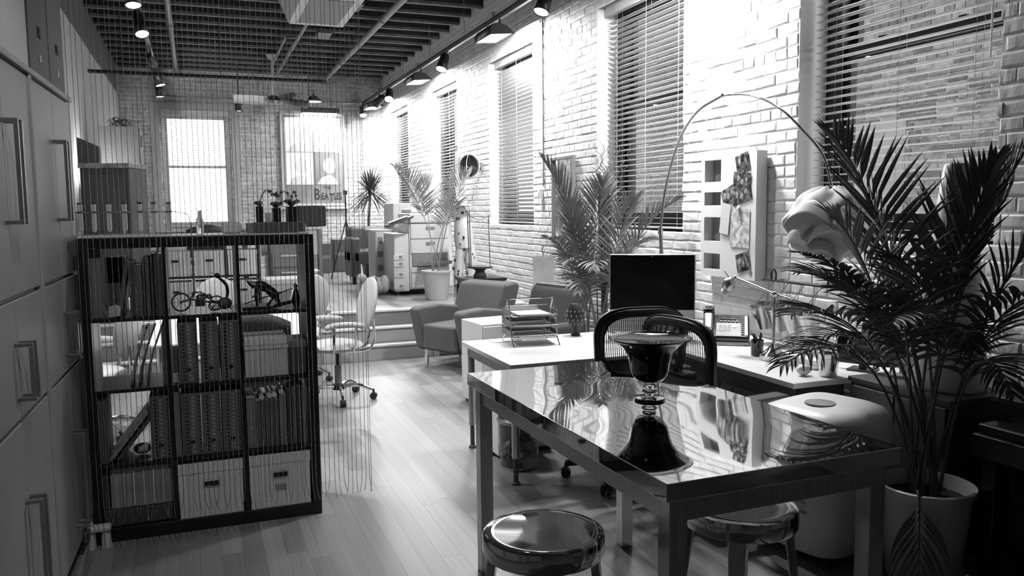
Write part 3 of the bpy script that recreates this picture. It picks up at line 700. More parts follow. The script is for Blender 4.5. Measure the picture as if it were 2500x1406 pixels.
# ---- top middle cell: wire motorcycle ; top right: metal creature
def wheel(par, c, r, nm='wheel', mat=m_blackm, tilt=0):
    c = Vector(c); w = MB().tube([c+Vector((math.cos(a)*r, math.sin(a)*r*tilt, math.sin(a)*r)) for a in [i*PI/12 for i in range(24)]], r*.11, 6, closed=True).build(nm, mat, par, smooth=True)
    sp = MB()
    for i in range(8):
        a = i*PI/4; sp.cyl(c, c+Vector((math.cos(a)*r, math.sin(a)*r*tilt, math.sin(a)*r)), .0012, n=4)
    s = sp.build('spokes', m_chrome, w); s['kind'] = 'stuff'; MB().cyl(c-Vector((0, .008, 0)), c+Vector((0, .008, 0)), r*.18, n=10).build('hub', m_chrome, w, smooth=True)
x0, x1, z0, z1 = cell(1, 0)
t = T('model_motorcycle', 'wire and metal model motorcycle in the top middle cell', 'model', (x0+.06, 4.50, z0+.006))
wheel(t, (.0, 0, .045), .044, tilt=.3); wheel(t, (.17, -.02, .035), .034, tilt=.5)
MB().tube(catmull([(0, 0, .045), (.04, 0, .055), (.09, 0, .05), (.13, 0, .04), (.17, -.02, .035)], 5), .004, 6).tube(catmull([(.04, 0, .055), (.07, 0, .09), (.11, .0, .085), (.14, 0, .06)], 5), .003, 6).build('frame', m_black, t, smooth=True)
MB().box(.065, .115, -.018, .018, .02, .06).build('engine', m_dgrey, t, bev=.006)
for k in range(5): MB().box(.07, .11, -.02, .02, .026+k*.007, .029+k*.007).build('cooling_fin', m_chrome, t)
MB().tube(catmull([(.03, .02, .05), (.045, .025, .09), (.06, .025, .06), (.075, .025, .095), (.09, .025, .06), (.1, .025, .1)], 5), .0014, 5).build('wire_coil', m_chrome, t, smooth=True)
MB().ball((.1, 0, .068), .022, 12, 8, (1.3, .7, .7)).build('fuel_tank', m_polish, t, smooth=True); MB().ball((.135, -.02, .07), .014, 10, 8).build('lamp', m_chrome, t, smooth=True)
t = T('metal_figurine', 'small scrap-metal figure with a long curved back in the top middle cell', 'figurine', (x0+.25, 4.47, z0+.003))
MB().tube(catmull([(.01, 0, .03), (.035, 0, .08), (.03, 0, .13), (.0, 0, .165), (-.012, 0, .175)], 6), [.004+.004*math.sin(i/25*PI) for i in range(25)], 8).build('body', m_black, t, smooth=True)
MB().ball((-.012, 0, .18), .014, 10, 8).build('head', m_black, t, smooth=True)
MB().ball((.02, 0, .035), .035, 14, 10, (1, .7, .9)).build('belly', m_dgrey, t, smooth=True); MB().tube([(-.012, 0, .18), (-.045, 0, .2)], .0015, 5).build('antenna', m_twig, t)
for a, c_ in (((.01, 0, .03), (-.045, .01, .004)), ((.02, 0, .03), (.05, -.01, .004)), ((0, 0, .05), (-.05, 0, .055))): MB().tube([a, ((a[0]+c_[0])/2, 0, .045), c_], .0035, 6).build('leg', m_black, t, smooth=True)
wheel(t, (-.035, -.01, .025), .024, tilt=.3)
x0, x1, z0, z1 = cell(2, 0)
t = T('metal_creature', 'dark many-limbed metal creature figure holding a rod in the top right cell', 'figurine', (x0+.14, 4.5, z0))
MB().box(-.13, .03, -.04, .04, 0, .012).build('base_plate', m_black, t, bev=.003); MB().tube(catmull([(-.06, 0, .13), (-.03, 0, .12), (.01, 0, .1), (.045, 0, .07), (.05, 0, .03)], 5), [.012, .016, .02, .022, .024, .026, .026, .026, .026, .024, .022, .02, .02, .018, .018, .016, .014, .013, .012, .01, .01], 10).build('body', m_black, t, smooth=True)
MB().tube(catmull([(-.06, 0, .12), (-.085, 0, .135), (-.105, 0, .15)], 4), [.02, .019, .016, .014, .012, .009, .006, .004, .002], 8).build('head', m_black, t, smooth=True)
for q in ([(-.05, .01, .11), (-.055, .01, .06), (-.05, .01, .012)], [(.04, .01, .06), (.06, .01, .03), (.055, 0, .012)], [(0, 0, .09), (.03, 0, .05), (0, 0, .012)]): MB().tube(q, [.011, .009, .007], 8).build('leg', m_black, t, smooth=True)
for q in ([(0, -.02, .1), (.03, -.03, .075), (.07, -.03, .08)], [(-.03, -.02, .11), (-.05, -.03, .08), (-.08, -.03, .06)]): MB().tube(q, [.008, .006, .004], 8).build('arm', m_dgrey, t, smooth=True)
MB().cyl((-.12, -.035, .03), (.13, -.035, .10), .003, n=6).build('rod', m_black, t)
t = T('metal_bird', 'small upright dark figure at the right of the top right cell', 'figurine', (x0+.285, 4.47, z0))
MB().lathe([(.012, 0), (.02, .02), (.024, .045), (.014, .08), (.008, .1), (.011, .115), (.002, .13)], n=14).build('body', m_darkglass, t, smooth=True); MB().tube(catmull([(-.02, 0, .03), (-.07, 0, .02), (-.12, 0, .006)], 4), [.01]*8+[.004], 6).build('tail', m_black, t, smooth=True)
# ---- files with holes
def magfile(lab, x, z, w=.098, h=.31, y=4.39, n=15):
    t = T('magazine_file', lab, 'magazine file', (x, y, z), 0, 'grey magazine files with dotted fronts')
    MB().box(0, w, 0, .26, 0, h).build('box_body', m_file, t, bev=.002)
    d = MB(); l = MB()
    for k in range(n):
        zz = .02+k*(h-.04)/(n-1)
        d.cyl((w*.27, -.0012, zz), (w*.27, .001, zz), .0068, n=10); l.cyl((w*.6, -.0012, zz), (w*.6, .001, zz), .0070, n=10)
        d.cyl((w*.93, -.0012, zz), (w*.93, .001, zz), .004, n=8)
    d.build('dark_dots', m_hole, t)['kind'] = 'stuff'; l.build('pale_dots', m_lid, t)['kind'] = 'stuff'
    MB().cyl((w*.52, -.002, .07), (w*.52, .001, .07), .012, n=14).build('finger_hole', m_hole, t)
x0, x1, z0, z1 = cell(1, 1)
for i, l in enumerate(('left dotted grey magazine file in the second row, middle cell', 'centre dotted grey magazine file in the second row, middle cell', 'right dotted grey magazine file in the second row, middle cell')): magfile(l, x0+.036+i*.0975+(.006 if i else 0), z0, .090)
t = T('pamphlet', 'small dark pamphlet box left of the dotted files, second row', 'box', (x0+.006, 4.43, z0)); MB().box(0, .026, 0, .12, 0, .05).build('lower_box', m_white, t, bev=.002); MB().box(0, .026, 0, .12, .0505, .17).build('upper_box', m_file, t, bev=.002)
x0, x1, z0, z1 = cell(1, 2)
for i, l in enumerate(('left dotted grey magazine file in the third row, middle cell', 'centre dotted grey magazine file in the third row, middle cell', 'right dotted grey magazine file in the third row, middle cell')): magfile(l, x0+.036+i*.0975, z0, .092, .32)
t = T('pamphlet_stack', 'upright grey card with dark dots at the left of the third row, middle cell', 'card', (x0+.003, 4.39, z0)); MB().box(0, .028, 0, .2, 0, .335).build('card_body', m_grey, t, bev=.002)
x0, x1, z0, z1 = cell(0, 2); magfile('dotted grey magazine file at the right of the third row, left cell', x0+.235, z0, .088, .32)
# leaning boards in row 3 left
for i, l in enumerate(('upper slanted board leaning across the third row, left cell', 'lower slanted dark board leaning across the third row, left cell')):
    t = T('leaning_board', l, 'board', (x0+.050+.036*i, 4.42, z0+.002)); t.rotation_euler = (0, math.radians(38), 0); MB().box(-.018, 0, 0, .26, .0, .29-.04*i).build('board', m_cubewood if i == 0 else m_book, t, bev=.002)
for i in range(2): book(['dark tall book at the far left of the third row', 'second dark tall book at the left of the third row'][i], x0+.004+i*.02, 4.40, z0, .018, .24, .33, 0, m_file, 'dark books in the third row, left cell')
t = T('pale_pouch', 'pale grey pouch lying in the third row, left cell', 'pouch', (x0+.185, 4.52, z0)); MB().ball((0, 0, .03), .028, 16, 10, (1.5, 1, 1)).build('pouch_body', m_bagw, t, smooth=True)
# second row left: stack of records / curved magazines
x0, x1, z0, z1 = cell(0, 1)
for i in range(3):
    t = T('curved_magazine', ['pale curved magazine leaning in the second row, left cell', 'middle curved magazine leaning in the second row, left cell', 'dark curved magazine leaning against the divider, second row left'][i], 'magazine', (x0+.16+.035*i, 4.41, z0), 0, 'curved magazines in the second row')
    g = [[(.11*(u*u)*(1-.3*u)+.004*math.sin(3*u), yy, .285*u) for u in [k/8 for k in range(9)]] for yy in (0, .22)]
    MB().sheet(g).build('cover', (m_cubewood, m_file, m_grey)[i], t, solid=.009, smooth=True)
book('dark binder against the divider in the second row, left cell', x1-.02, 4.40, z0, .018, .25, .3, 0, m_file)
# second row right: fabric box and metal pail box
x0, x1, z0, z1 = cell(2, 1)
def ribbox(nm, lab, x, z, y, w, h, dep, ribs=16, plate=True, group=None, mat=None, plate2=False):
    mat = mat or m_ribbox
    t = T(nm, lab, 'storage box', (x, y, z), 0, group); pts = []; lp = []
    for i in range(ribs*2+1): pts.append((w*i/(ribs*2), .006 if i % 2 else 0))
    pts += [(w, dep), (0, dep)]; hb = h*.83
    MB().prism(pts, 0, hb).build('box_body', mat, t)
    lp = [(-.004+(w+.008)*i/(ribs*2), -.004+(.006 if i % 2 else 0)) for i in range(ribs*2+1)]+[(w+.004, dep+.002), (-.004, dep+.002)]
    MB().prism(lp, hb-.004, h).build('lid', mat, t)
    if plate:
        pl = MB().box(w*.37, w*.63, -.006, .001, h*.56, h*.66).build('label_holder', m_satin, t, bev=.001); MB().box(w*.385, w*.615, -.008, -.005, h*.57, h*.65).build('handle_hole', m_hole, pl)
    if plate2: MB().box(w*.42, w*.60, -.004, .001, h*.33, h*.42).build('card_slot', m_satin, t, bev=.001)
    return t
t = T('linen_box', 'lidded pale linen box in the second row, right cell', 'storage box', (x0+.01, 4.40, z0)); MB().box(0, .215, 0, .3, 0, .145).build('box_body', m_cabb, t, bev=.004); MB().box(-.004, .219, -.005, .305, .145, .165).build('lid', m_cabb, t, bev=.004); MB().box(0, .215, -.003, .25, .166, .205).build('folded_flap', m_ribbox, t, bev=.004)
t = T('canvas_caddy', 'dark canvas caddy with metal eyelets in the second row, right cell', 'caddy', (x0+.235, 4.395, z0+.0)); MB().box(0, .085, 0, .25, 0, .17).build('caddy_body', m_dgrey, t, bev=.006)
MB().box(-.003, .088, -.004, .254, .145, .178).build('rim_band', m_grey, t, bev=.004)
for xx in (.012, .073): MB().lathe([(.002, 0), (.006, 0), (.006, .002), (.002, .002)], (0, 0, 0), 12, Matrix.Translation((xx, -.004, .162)) @ Matrix.Rotation(PI/2, 4, 'X')).build('eyelet', m_chrome, t, smooth=True)
MB().tube(catmull([(.012, -.004, .165), (.02, -.01, .195), (.065, -.01, .195), (.073, -.004, .165)], 6), .003, 6).build('strap', m_satin, t, smooth=True)
x0, x1, z0, z1 = cell(2, 2)
g = 'dark books in the third row, right cell'
bks = [(.0, .048, .27, m_grey, 'wide grey binder at the left of the third row, right cell'), (.05, .022, .25, m_file, 'dark book next to the wide grey binder, third row right'), (.073, .022, .252, m_file, 'second dark book from the grey binder, third row right'), (.096, .022, .25, m_file, 'third dark book from the grey binder, third row right'), (.119, .022, .255, m_file, 'fourth dark book from the grey binder, third row right'), (.142, .022, .252, m_file, 'dark book left of the second grey binder, third row right'), (.166, .036, .27, m_grey, 'narrower grey binder in the middle of the third row, right cell'), (.205, .024, .30, m_book, 'tall book right of the narrower grey binder'), (.231, .022, .31, m_book, 'second tall book right of the narrower grey binder'), (.255, .024, .315, m_book, 'third tall book right of the narrower grey binder'), (.281, .02, .31, m_file, 'last tall book against the right side panel')]
for a, w, h, m_, l in bks: book(l, x0+.006+a, 4.40, z0, w-.002, .22, h, 0, m_, g)
for i in range(4):
    t = T('paper_roll', ['white paper roll lying on the dark books, leftmost', 'white paper roll second from the left on the dark books', 'white paper roll third from the left on the dark books', 'raised white paper roll above the narrower grey binder'][i], 'paper roll', (x0+(.085, .125, .15, .185)[i], 4.40, z0+(.266, .272, .273, .287)[i]), 0, 'paper rolls on the dark books')
    MB().cyl((0, 0, 0), (0, .2, 0), .013, n=14).build('roll', m_white, t, smooth=True)
# bottom row
x0, x1, z0, z1 = cell(1, 3); ribbox('ribbed_box', 'left ribbed pale cardboard box with a slot handle, bottom row', x0+.012, z0, 4.375, .305, .283, .33, 15)
x0, x1, z0, z1 = cell(2, 3); ribbox('ribbed_box', 'right ribbed pale cardboard box with slot handle and card slot, bottom row', x0+.01, z0, 4.375, .305, .287, .33, 15, plate2=True)
x0, x1, z0, z1 = cell(0, 3)
t = T('translucent_bin', 'pale plastic bin above a dark tray in the bottom left cell', 'bin', (x0+.003, 4.40, z0)); MB().box(0, .318, 0, .34, 0, .085).build('tray', m_dgrey, t, bev=.004); MB().box(.035, .318, .0, .32, .087, .295).build('bin_body', m_cubewood, t, bev=.008); MB().box(0, .03, 0, .3, .087, .29).build('side_block', m_dgrey, t, bev=.004)
for k in range(6): MB().box(.05+k*.045, .056+k*.045, -.006, .0, .10, .28).build('rib', m_ribbox, t, bev=.002)
# ================= RAISED AREA =================
PZ = .511
# low shelf with ribbed boxes
t = T('low_shelf', 'dark low shelf holding ribbed white boxes on the raised floor', 'shelf', (-1.15, 9.95, PZ))
n = 5; pw = .362
MB().box(0, n*pw+.02, 0, .36, 0, .03).build('bottom_board', m_black, t, bev=.003); MB().box(0, n*pw+.02, 0, .36, .355, .38).build('shelf', m_black, t, bev=.003); MB().box(0, n*pw+.02, 0, .36, .715, .745).build('top_board', m_grey, t, bev=.003)
for i in range(n+1): MB().box(i*pw, i*pw+.02, .002, .358, .03, .715).build('divider', m_dgrey, t, bev=.002)
for r in range(2):
    for i in range(n):
        ribbox('ribbed_box', '%s ribbed white box from the left in the %s row of the low shelf' % (('first', 'second', 'third', 'fourth', 'last')[i], ('lower', 'upper')[r]), -1.15+i*pw+.03, PZ+.031+r*.35, 9.955, .318, .285, .32, 9, group='ribbed white boxes on the low shelf')
t = T('file_row', 'row of thin upright folders on the low shelf top', 'folders', (-.5, 10.0, PZ+.746))
for i in range(28): MB().box(i*.04, i*.04+.032, 0, .24, 0, .05+.012*(i % 3)).build('folder', m_book, t)
# grey printers and drawers right of it
t = T('drawer_unit', 'grey drawer unit with a mesh vent beside the low shelf', 'drawer unit', (.80, 10.0, PZ))
MB().box(0, .42, 0, .45, 0, .95).build('body', m_grey, t, bev=.008)
for i in range(3): d = MB().box(.02, .40, -.015, 0, .05+i*.2, .23+i*.2).build('drawer', m_grey, t, bev=.004); MB().box(.12, .30, -.028, -.015, .17+i*.2, .19+i*.2).build('handle', m_white, d, bev=.003)
for k in range(6): MB().box(.14+k*.022, .152+k*.022, -.006, 0, .72, .86).build('vent_slot', m_hole, t)
t = T('printer', 'white desktop printer standing before the grey drawer unit', 'printer', (.70, 9.35, PZ)); MB().box(0, .42, 0, .4, .06, .30).build('body', m_cream, t, bev=.01); MB().box(-.02, .44, -.02, .42, .30, .36).build('lid', m_whitep, t, bev=.012); MB().box(.06, .36, -.01, 0, .09, .22).build('paper_tray', m_grey, t, bev=.004)
for x in (.03, .39): MB().box(x-.02, x+.02, .02, .38, 0, .06).build('foot', m_whitep, t)
t = T('side_desk', 'tall white side desk carrying the black amplifier', 'desk', (.55, 10.7, PZ)); MB().box(0, .95, 0, .6, .87, .90).build('desktop', m_white, t, bev=.003); MB().box(0.2, .93, 0.02, .05, .55, .87).build('apron', m_cream, t)
for x in (.0, .91):
    for y in (0, .56): MB().box(x, x+.04, y, y+.04, 0, .87).build('leg', m_grey, t)
MB().box(.30, .62, .05, .5, .0, .6).build('side_panel', m_grey, t, bev=.004); MB().box(.64, .93, .04, .5, .3, .33).build('shelf', m_white, t)
t = T('black_speaker', 'black rounded speaker box on the white side desk, below the poster', 'speaker', (1.2, 10.8, PZ+.901)); MB().box(0, .38, 0, .3, .0, .27).build('cabinet_body', m_blackp, t, bev=.02); MB().box(.03, .35, -.006, .0, .03, .24).build('grille', m_blackm, t, bev=.004)
# mesh backed chair silhouettes by the window
def backchair(lab, x, y, rz, z=PZ):
    t = T('desk_chair', lab, 'chair', (x, y, z), rz)
    g = [[(-.24+.48*j/8, .06*(((j-4)/4)**2), .52+.42*i/6*(1-.16*((j-4)/4)**2)) for j in range(9)] for i in range(7)]
    MB().sheet(g).build('backrest', m_mesh, t, solid=.025, smooth=True); MB().box(-.23, .23, -.45, 0, .42, .49).build('seat', m_mesh, t, bev=.03)
    MB().cyl((0, -.2, .1), (0, -.2, .42), .03).build('gas_column', m_blackm, t, smooth=True)
    MB().tube([(0, -.05, .45), (0, .06, .5), (0, .05, .6)], .018, 8).build('back_stem', m_blackm, t, smooth=True)
    for k in range(5):
        a = k*2*PI/5; MB().tube([(0, -.2, .12), (.27*math.cos(a), -.2+.27*math.sin(a), .07)], [.025, .015], 8).build('leg', m_blackm, t, smooth=True); MB().cyl((.27*math.cos(a)-.02, -.2+.27*math.sin(a), .03), (.27*math.cos(a)+.02, -.2+.27*math.sin(a), .03), .03, n=12).build('caster', m_blackm, t, smooth=True)
backchair('dark round-backed chair before the bright back window', .13, 11.4, 0.2)
t = T('work_table', 'long pale work table under the back window', 'table', (-.7, 12.2, PZ)); MB().box(0, 1.7, 0, .7, .72, .75).build('tabletop', m_white, t, bev=.003)
for x in (0, 1.66):
    for y in (0, .66): MB().box(x, x+.04, y, y+.04, 0, .72).build('leg', m_grey, t)
# ---- poster
m_posterlg = M('poster_pale_grey', .7, .4, noise=(3, .15))
t = T('framed_poster', 'large framed poster of four portrait panels with bold dark lettering on the back wall', 'poster', (1.58, YE-.03, 1.70))
w, h = 1.25, 1.80; f = MB(); e = .05
f.box(0, w, -.03, .03, 0, e).box(0, w, -.03, .03, h-e, h).box(0, e, -.03, .03, e, h-e).box(w-e, w, -.03, .03, e, h-e); f.build('frame', m_wframe, t, bev=.004)
MB().box(e, w-e, .0, .02, e, h-e).build('print_ground', m_posterg, t)
zs = [(.42, 1.04), (1.055, h-.09)]; xs_ = [(.09, .615), (.635, 1.16)]
for r in range(2):
    for c in range(2):
        a, b_ = xs_[c]; z0, z1 = zs[r]
        pn = MB().box(a, b_, -.008, 0, z0, z1).build('picture_panel', m_posterg if (r, c) == (0, 1) else m_posterw, t)
        mt = (m_poster, m_posterw, m_poster, m_posterlg)[r*2+c]
        cx, cz = (a+b_)/2, (z0+z1)/2
        MB().prism([(cx+.03+.12*math.cos(q*PI/12), cz+.06+.155*math.sin(q*PI/12)) for q in range(24)], -.0105, -.0095, 'y').build('portrait_blot', mt, pn)
        MB().prism([(a+.06, z0+.005), (b_-.06, z0+.005), (b_-.12, z0+.12), (cx+.03, z0+.2), (a+.13, z0+.13)], -.0095, -.0085, 'y').build('portrait_blot', mt, pn)
def text(s, x, z, size, par, mat, sx=1, sz=1, off=.0):
    cu = bpy.data.curves.new('lettering', 'FONT'); cu.body = s; cu.size = size; cu.extrude = .002; cu.offset = off; cu.materials.append(mat)
    o = bpy.data.objects.new('lettering', cu); COL.objects.link(o); bpy.context.view_layer.update(); me = bpy.data.meshes.new_from_object(o.evaluated_get(bpy.context.evaluated_depsgraph_get())); bpy.data.objects.remove(o); o = bpy.data.objects.new('lettering', me); COL.objects.link(o); o.parent = par; o.location = (x, -.004, z); o.rotation_euler = (PI/2, 0, 0); o.scale = (sx, sz, 1); return o
text('THE', .80, .335, .075, t, m_blackm, 1.1, 1, .001)
text('B', .615, .13, .29, t, m_blackm, .72, 1.05, .006)
text('EA', .755, .13, .17, t, m_blackm, .72, 1.1, .004); text('T', .915, .095, .20, t, m_blackm, .72, 1.1, .004); text('LES', .995, .13, .17, t, m_blackm, .66, 1.1, .004)
MB().box(-.03, w+.03, -.05, .03, -.06, -.01).build('ledge', m_wframe, t, bev=.004)
# ---- left background: dark cupboard, wood cabinet
t = T('dark_cupboard', 'dark cupboard with a marbled top behind the glass tubes', 'cupboard', (-1.08, 9.42, PZ), math.radians(-22))
MB().box(0, .50, 0, .4, 0, 1.56).build('body', m_dgrey, t, bev=.006); MB().box(-.01, .51, -.02, .42, 1.56, 1.61).build('marble_top', m_marble, t, bev=.006); MB().box(.03, .47, -.015, 0, .1, 1.5).build('door', m_dgrey, t, bev=.004); MB().box(.43, .45, -.03, -.015, .8, .95).build('handle', m_satin, t)
t = T('dark_case', 'dark boxy case on the marbled cupboard top against the left wall', 'case', (-1.10, 9.50, PZ+1.612)); MB().prism([(0, 0), (.20, 0), (.20, .18), (0, .27)], 0, .2, 'y').build('case_body', m_darkbox, t, bev=.006)
t = T('wood_cabinet', 'tall pale wood cabinet beyond the dark cupboard on the left', 'cabinet', (-1.05, 11.0, PZ))
MB().box(0, .45, 0, .5, 0, 2.14).build('body', m_wood, t, bev=.004)
for i, (z0, z1) in enumerate(((.02, .7), (.71, 1.6), (1.61, 2.12))):
    d = MB().box(.451, .468, .01, .49, z0, z1).build('door', m_wood, t, bev=.003); MB().box(.468, .495, .06, .075, z1-.22, z1-.08).build('handle', m_nosing, d, bev=.003)
t = T('wire_sculpture', 'tangled dark wire sculpture on top of the wood cabinet', 'sculpture', (-.82, 11.2, PZ+2.142)); random.seed(5)
for k in range(9):
    a = random.uniform(0, 6.28); MB().tube(catmull([(-.12*math.cos(a), -.1*math.sin(a), .005), (random.uniform(-.1, .1), 0, random.uniform(.05, .12)), (.14*math.cos(a), .1*math.sin(a), random.uniform(.02, .1)), (.1*math.cos(a+1), .1*math.sin(a+1), .005)], 6), .005, 5).build('wire_loop', m_twig if k % 3 else m_chrome, t, smooth=True)
# ---- copier group
t = T('photocopier', 'large cream photocopier with paper drawers on the raised floor', 'photocopier', (2.37, 10.40, PZ))
w, d = .74, .62
MB().box(.20, w, 0, d, .07, .93).build('body', m_cream, t, bev=.01)
MB().box(0, .195, .0, d, .05, .80).build('side_feeder', m_cream, t, bev=.01)
for i, (z0, z1) in enumerate(((.08, .22), (.23, .36), (.37, .45), (.46, .53))):
    q = MB().box(-.012, .12, -.014, .0, z0, z1).build('small_drawer', m_cream, t, bev=.003); MB().box(.06, .1, -.02, -.014, z0+.03, z0+.055).build('handle', m_grey, q)
for i, (z0, z1) in enumerate(((.09, .28), (.29, .36), (.54, .72), (.73, .92))):
    q = MB().box(.22, w-.02, -.016, 0, z0, z1).build('drawer', m_cream, t, bev=.004); MB().box(.42, .54, -.022, -.015, z1-.075, z1-.035).build('handle', m_grey, q, bev=.002)
MB().box(.24, w-.03, -.02, -.001, .37, .53).build('open_bay', m_grey, t, bev=.003); MB().prism([(.30, .38), (w-.02, .40), (w+.0, .44), (.36, .44)], -.16, .0, 'y').build('output_tray', m_grey, t, bev=.004)
MB().box(.20, w+.02, -.03, d, .93, 1.06).build('scanner_bed', m_cream, t, bev=.02); MB().box(.24, w-.06, .05, d-.03, 1.06, 1.12).build('document_feeder', m_whitep, t, bev=.02)
MB().box(-.12, .24, -.16, .06, .945, .975, rot=('Y', -.35)).build('control_panel', m_dgrey, t, bev=.01); MB().box(-.08, .18, -.15, .02, .985, .992, rot=('Y', -.35), piv=(.06, 0, .96)).build('touch_screen', m_cubewood, t, bev=.003)
MB().ball((.5, .2, 1.15), .1, 16, 8, (1.9, .8, .32)).build('dust_cloth', m_grey, t, smooth=True)
for x, y in ((.05, .05), (.69, .05), (.05, .55), (.69, .55)): MB().cyl((x, y, 0), (x, y, .06), .03, n=12).build('caster', m_blackm, t, smooth=True)
MB().box(.05, .70, .06, .58, .035, .07).build('base_frame', m_blackm, t)
t = T('tall_printer', 'tall cream printer standing behind the photocopier', 'printer', (2.56, 11.25, PZ))
MB().box(0, .85, 0, .6, 0, 1.20).build('body', m_cream, t, bev=.015); MB().box(.09, .30, -.008, 0, .7, 1.16).build('side_door', m_cream, t, bev=.004); MB().box(.45, .62, -.006, .0, 1.14, 1.18).build('vent', m_grey, t); MB().box(.33, .84, -.008, 0, .75, 1.12).build('front_door', m_cream, t, bev=.004)
t = T('drawer_cabinet', 'cream cabinet of twelve small square-windowed drawers left of the photocopier', 'drawer cabinet', (2.28, 11.15, PZ))
MB().box(0, .25, 0, .5, .03, .82).build('body', m_cream, t, bev=.006); MB().box(-.05, .27, -.01, .52, .82, .84).build('top_board', m_whitep, t, bev=.003)
MB().box(0.02, .23, .02, .48, 0, .03).build('plinth', m_blackm, t)
for r in range(4):
    for c in range(2):
        q = MB().box(.012+c*.118, .122+c*.118, -.01, 0, .06+r*.19, .235+r*.19).build('drawer', m_cream, t, bev=.003); MB().box(.03+c*.118, .10+c*.118, -.013, -.009, .08+r*.19, .165+r*.19).build('drawer_window', m_grey, q)
# sofa-like dark seat + stand
t = T('dark_armchair', 'dark slouchy seat half hidden beyond the drawer cabinet', 'armchair', (2.13, 12.2, PZ)); MB().box(0, .62, 0, .6, .3, .52).build('seat', m_dgrey, t, bev=.05); MB().box(.05, .65, .45, .62, .35, .86).build('backrest', m_dgrey, t, bev=.06); MB().box(0, .15, 0, .6, .1, .70).build('armrest', m_dgrey, t, bev=.04); MB().box(.02, .1, .02, .1, 0, .12).build('leg', m_black, t); MB().box(.5, .58, .02, .1, 0, .3).build('leg', m_black, t); MB().box(.5, .58, .5, .58, 0, .3).build('leg', m_black, t)
t = T('plush_toy', 'pale stuffed cushion dog lying beside the photocopier', 'plush toy', (2.14, 10.62, PZ))
t.scale = (1.25, 1.25, 1.2)
MB().ball((0, 0, .10), .12, 18, 12, (1.35, 1, .8)).build('body', m_bagw, t, smooth=True); MB().ball((-.13, -.02, .19), .055, 14, 10, (1, 1, .9)).build('head', m_bagw, t, smooth=True); MB().ball((.10, -.06, .12), .075, 14, 10, (.8, .8, 1.3)).build('paw', m_bagw, t, smooth=True); MB().ball((-.17, -.04, .16), .025, 10, 8, (.6, .6, 1.5)).build('ear', m_bagw, t, smooth=True); MB().ball((-.02, -.07, .17), .05, 12, 8, (1, .7, .9)).build('paw', m_grey, t, smooth=True)
t = T('tripod', 'slender black tripod stand against the back brick wall', 'tripod', (2.24, 13.2, PZ)); MB().cyl((0, 0, .3), (0, 0, 1.35), .012).build('pole', m_blackm, t, smooth=True)
for a in (.5, 2.6, 4.7): MB().cyl((0, 0, .95), (.28*math.cos(a), .28*math.sin(a), 0), .009, n=8).build('leg', m_blackm, t, smooth=True)
MB().box(-.03, .03, -.03, .03, 1.35, 1.42).build('head', m_blackm, t, bev=.006)
for i, (x, y, h_) in enumerate(((1.5, 14.6, .55), (1.75, 14.8, .6), (2.02, 14.7, .52), (2.3, 14.9, .58))):
    t = T('dark_crate', ['dark crate leftmost of the row at the foot of the back wall', 'second dark crate at the foot of the back wall', 'third dark crate at the foot of the back wall', 'dark crate at the right of the row at the foot of the back wall'][i], 'crate', (x, y, PZ), 0, 'dark crates by the back wall'); MB().box(0, .22, 0, .4, 0, h_).build('crate_body', m_darkbox, t, bev=.01); MB().box(.04, .18, -.008, 0, h_*.5, h_*.6).build('grip', m_grey, t)
# ================= STEEL TABLE AND STOOLS =================
t = T('steel_table', 'tall polished stainless steel table in the foreground', 'table', (1.128, 1.815, 0), .020)
w, d = .828, 1.61
top = MB(); nx, ny = 2, 2
top.box(0, w, 0, d, .848, .9).build('tabletop', m_mirror, t, bev=.0025)
ap = MB(); ap.box(.035, w-.035, .035, .055, .775, .848).box(.035, w-.035, d-.055, d-.035, .775, .848).box(.035, .055, .055, d-.055, .775, .848).box(w-.055, w-.035, .055, d-.055, .775, .848); ap.build('apron', m_steel, t, bev=.001)
for x in (.028, w-.086):
    for y in (.028, d-.086):
        l = MB().box(x, x+.058, y, y+.058, 0, .848).build('leg', m_steel, t, bev=.002); MB().box(x+.004, x+.054, y+.004, y+.054, 0, .012).build('foot', m_blackm, l)
def stool(loc, rz, lab):
    t = T('metal_stool', lab, 'stool', loc, rz, 'polished metal stools')
    R = .185; prof = [(.001, .655), (R*.5, .656), (R*.8, .660), (R*.93, .662), (R*.985, .657), (R, .645), (R, .607), (R*.97, .597), (R*.9, .600), (R*.88, .64)]
    MB().lathe(prof, n=64).build('seat', m_polish, t, smooth=True)
    for k in range(4):
        a = PI/4+k*PI/2; u = Vector((math.cos(a), math.sin(a), 0)); s = Vector((-u.y, u.x, 0)); b = MB()
        p0, p1 = u*.150+Vector((0, 0, .62)), u*.225
        vs = []
        for p, wd, th in ((p0, .028, .014), (p1, .017, .011)):
            for i, j in ((-1, -1), (1, -1), (1, 1), (-1, 1)): vs.append(tuple(p+s*i*wd+u*j*th))
        b.add(vs, [(3, 2, 1, 0), (4, 5, 6, 7), (0, 1, 5, 4), (1, 2, 6, 5), (2, 3, 7, 6), (3, 0, 4, 7)]); b.build('leg', m_polish, t, bev=.005)
    q = MB()
    MB().tube([(math.cos(i*PI/24)*.19, math.sin(i*PI/24)*.19, .22) for i in range(48)], .008, 8, closed=True).build('foot_ring', m_polish, t, smooth=True)
    return t
stool((.938, 2.20, 0), .25, 'polished round metal stool in front of the steel table')
stool((1.62, 2.16, 0), .1, 'polished round metal stool pushed under the steel table')
t = T('footed_bowl', 'dark glass footed bowl with a wide clear lip on the steel table', 'bowl', (1.578, 2.665, .9005))
MB().lathe([(.001, .014), (.035, .013), (.058, .009), (.060, .004), (.058, 0), (.001, 0)][::-1], n=48).build('foot', m_darkglass, t, smooth=True)
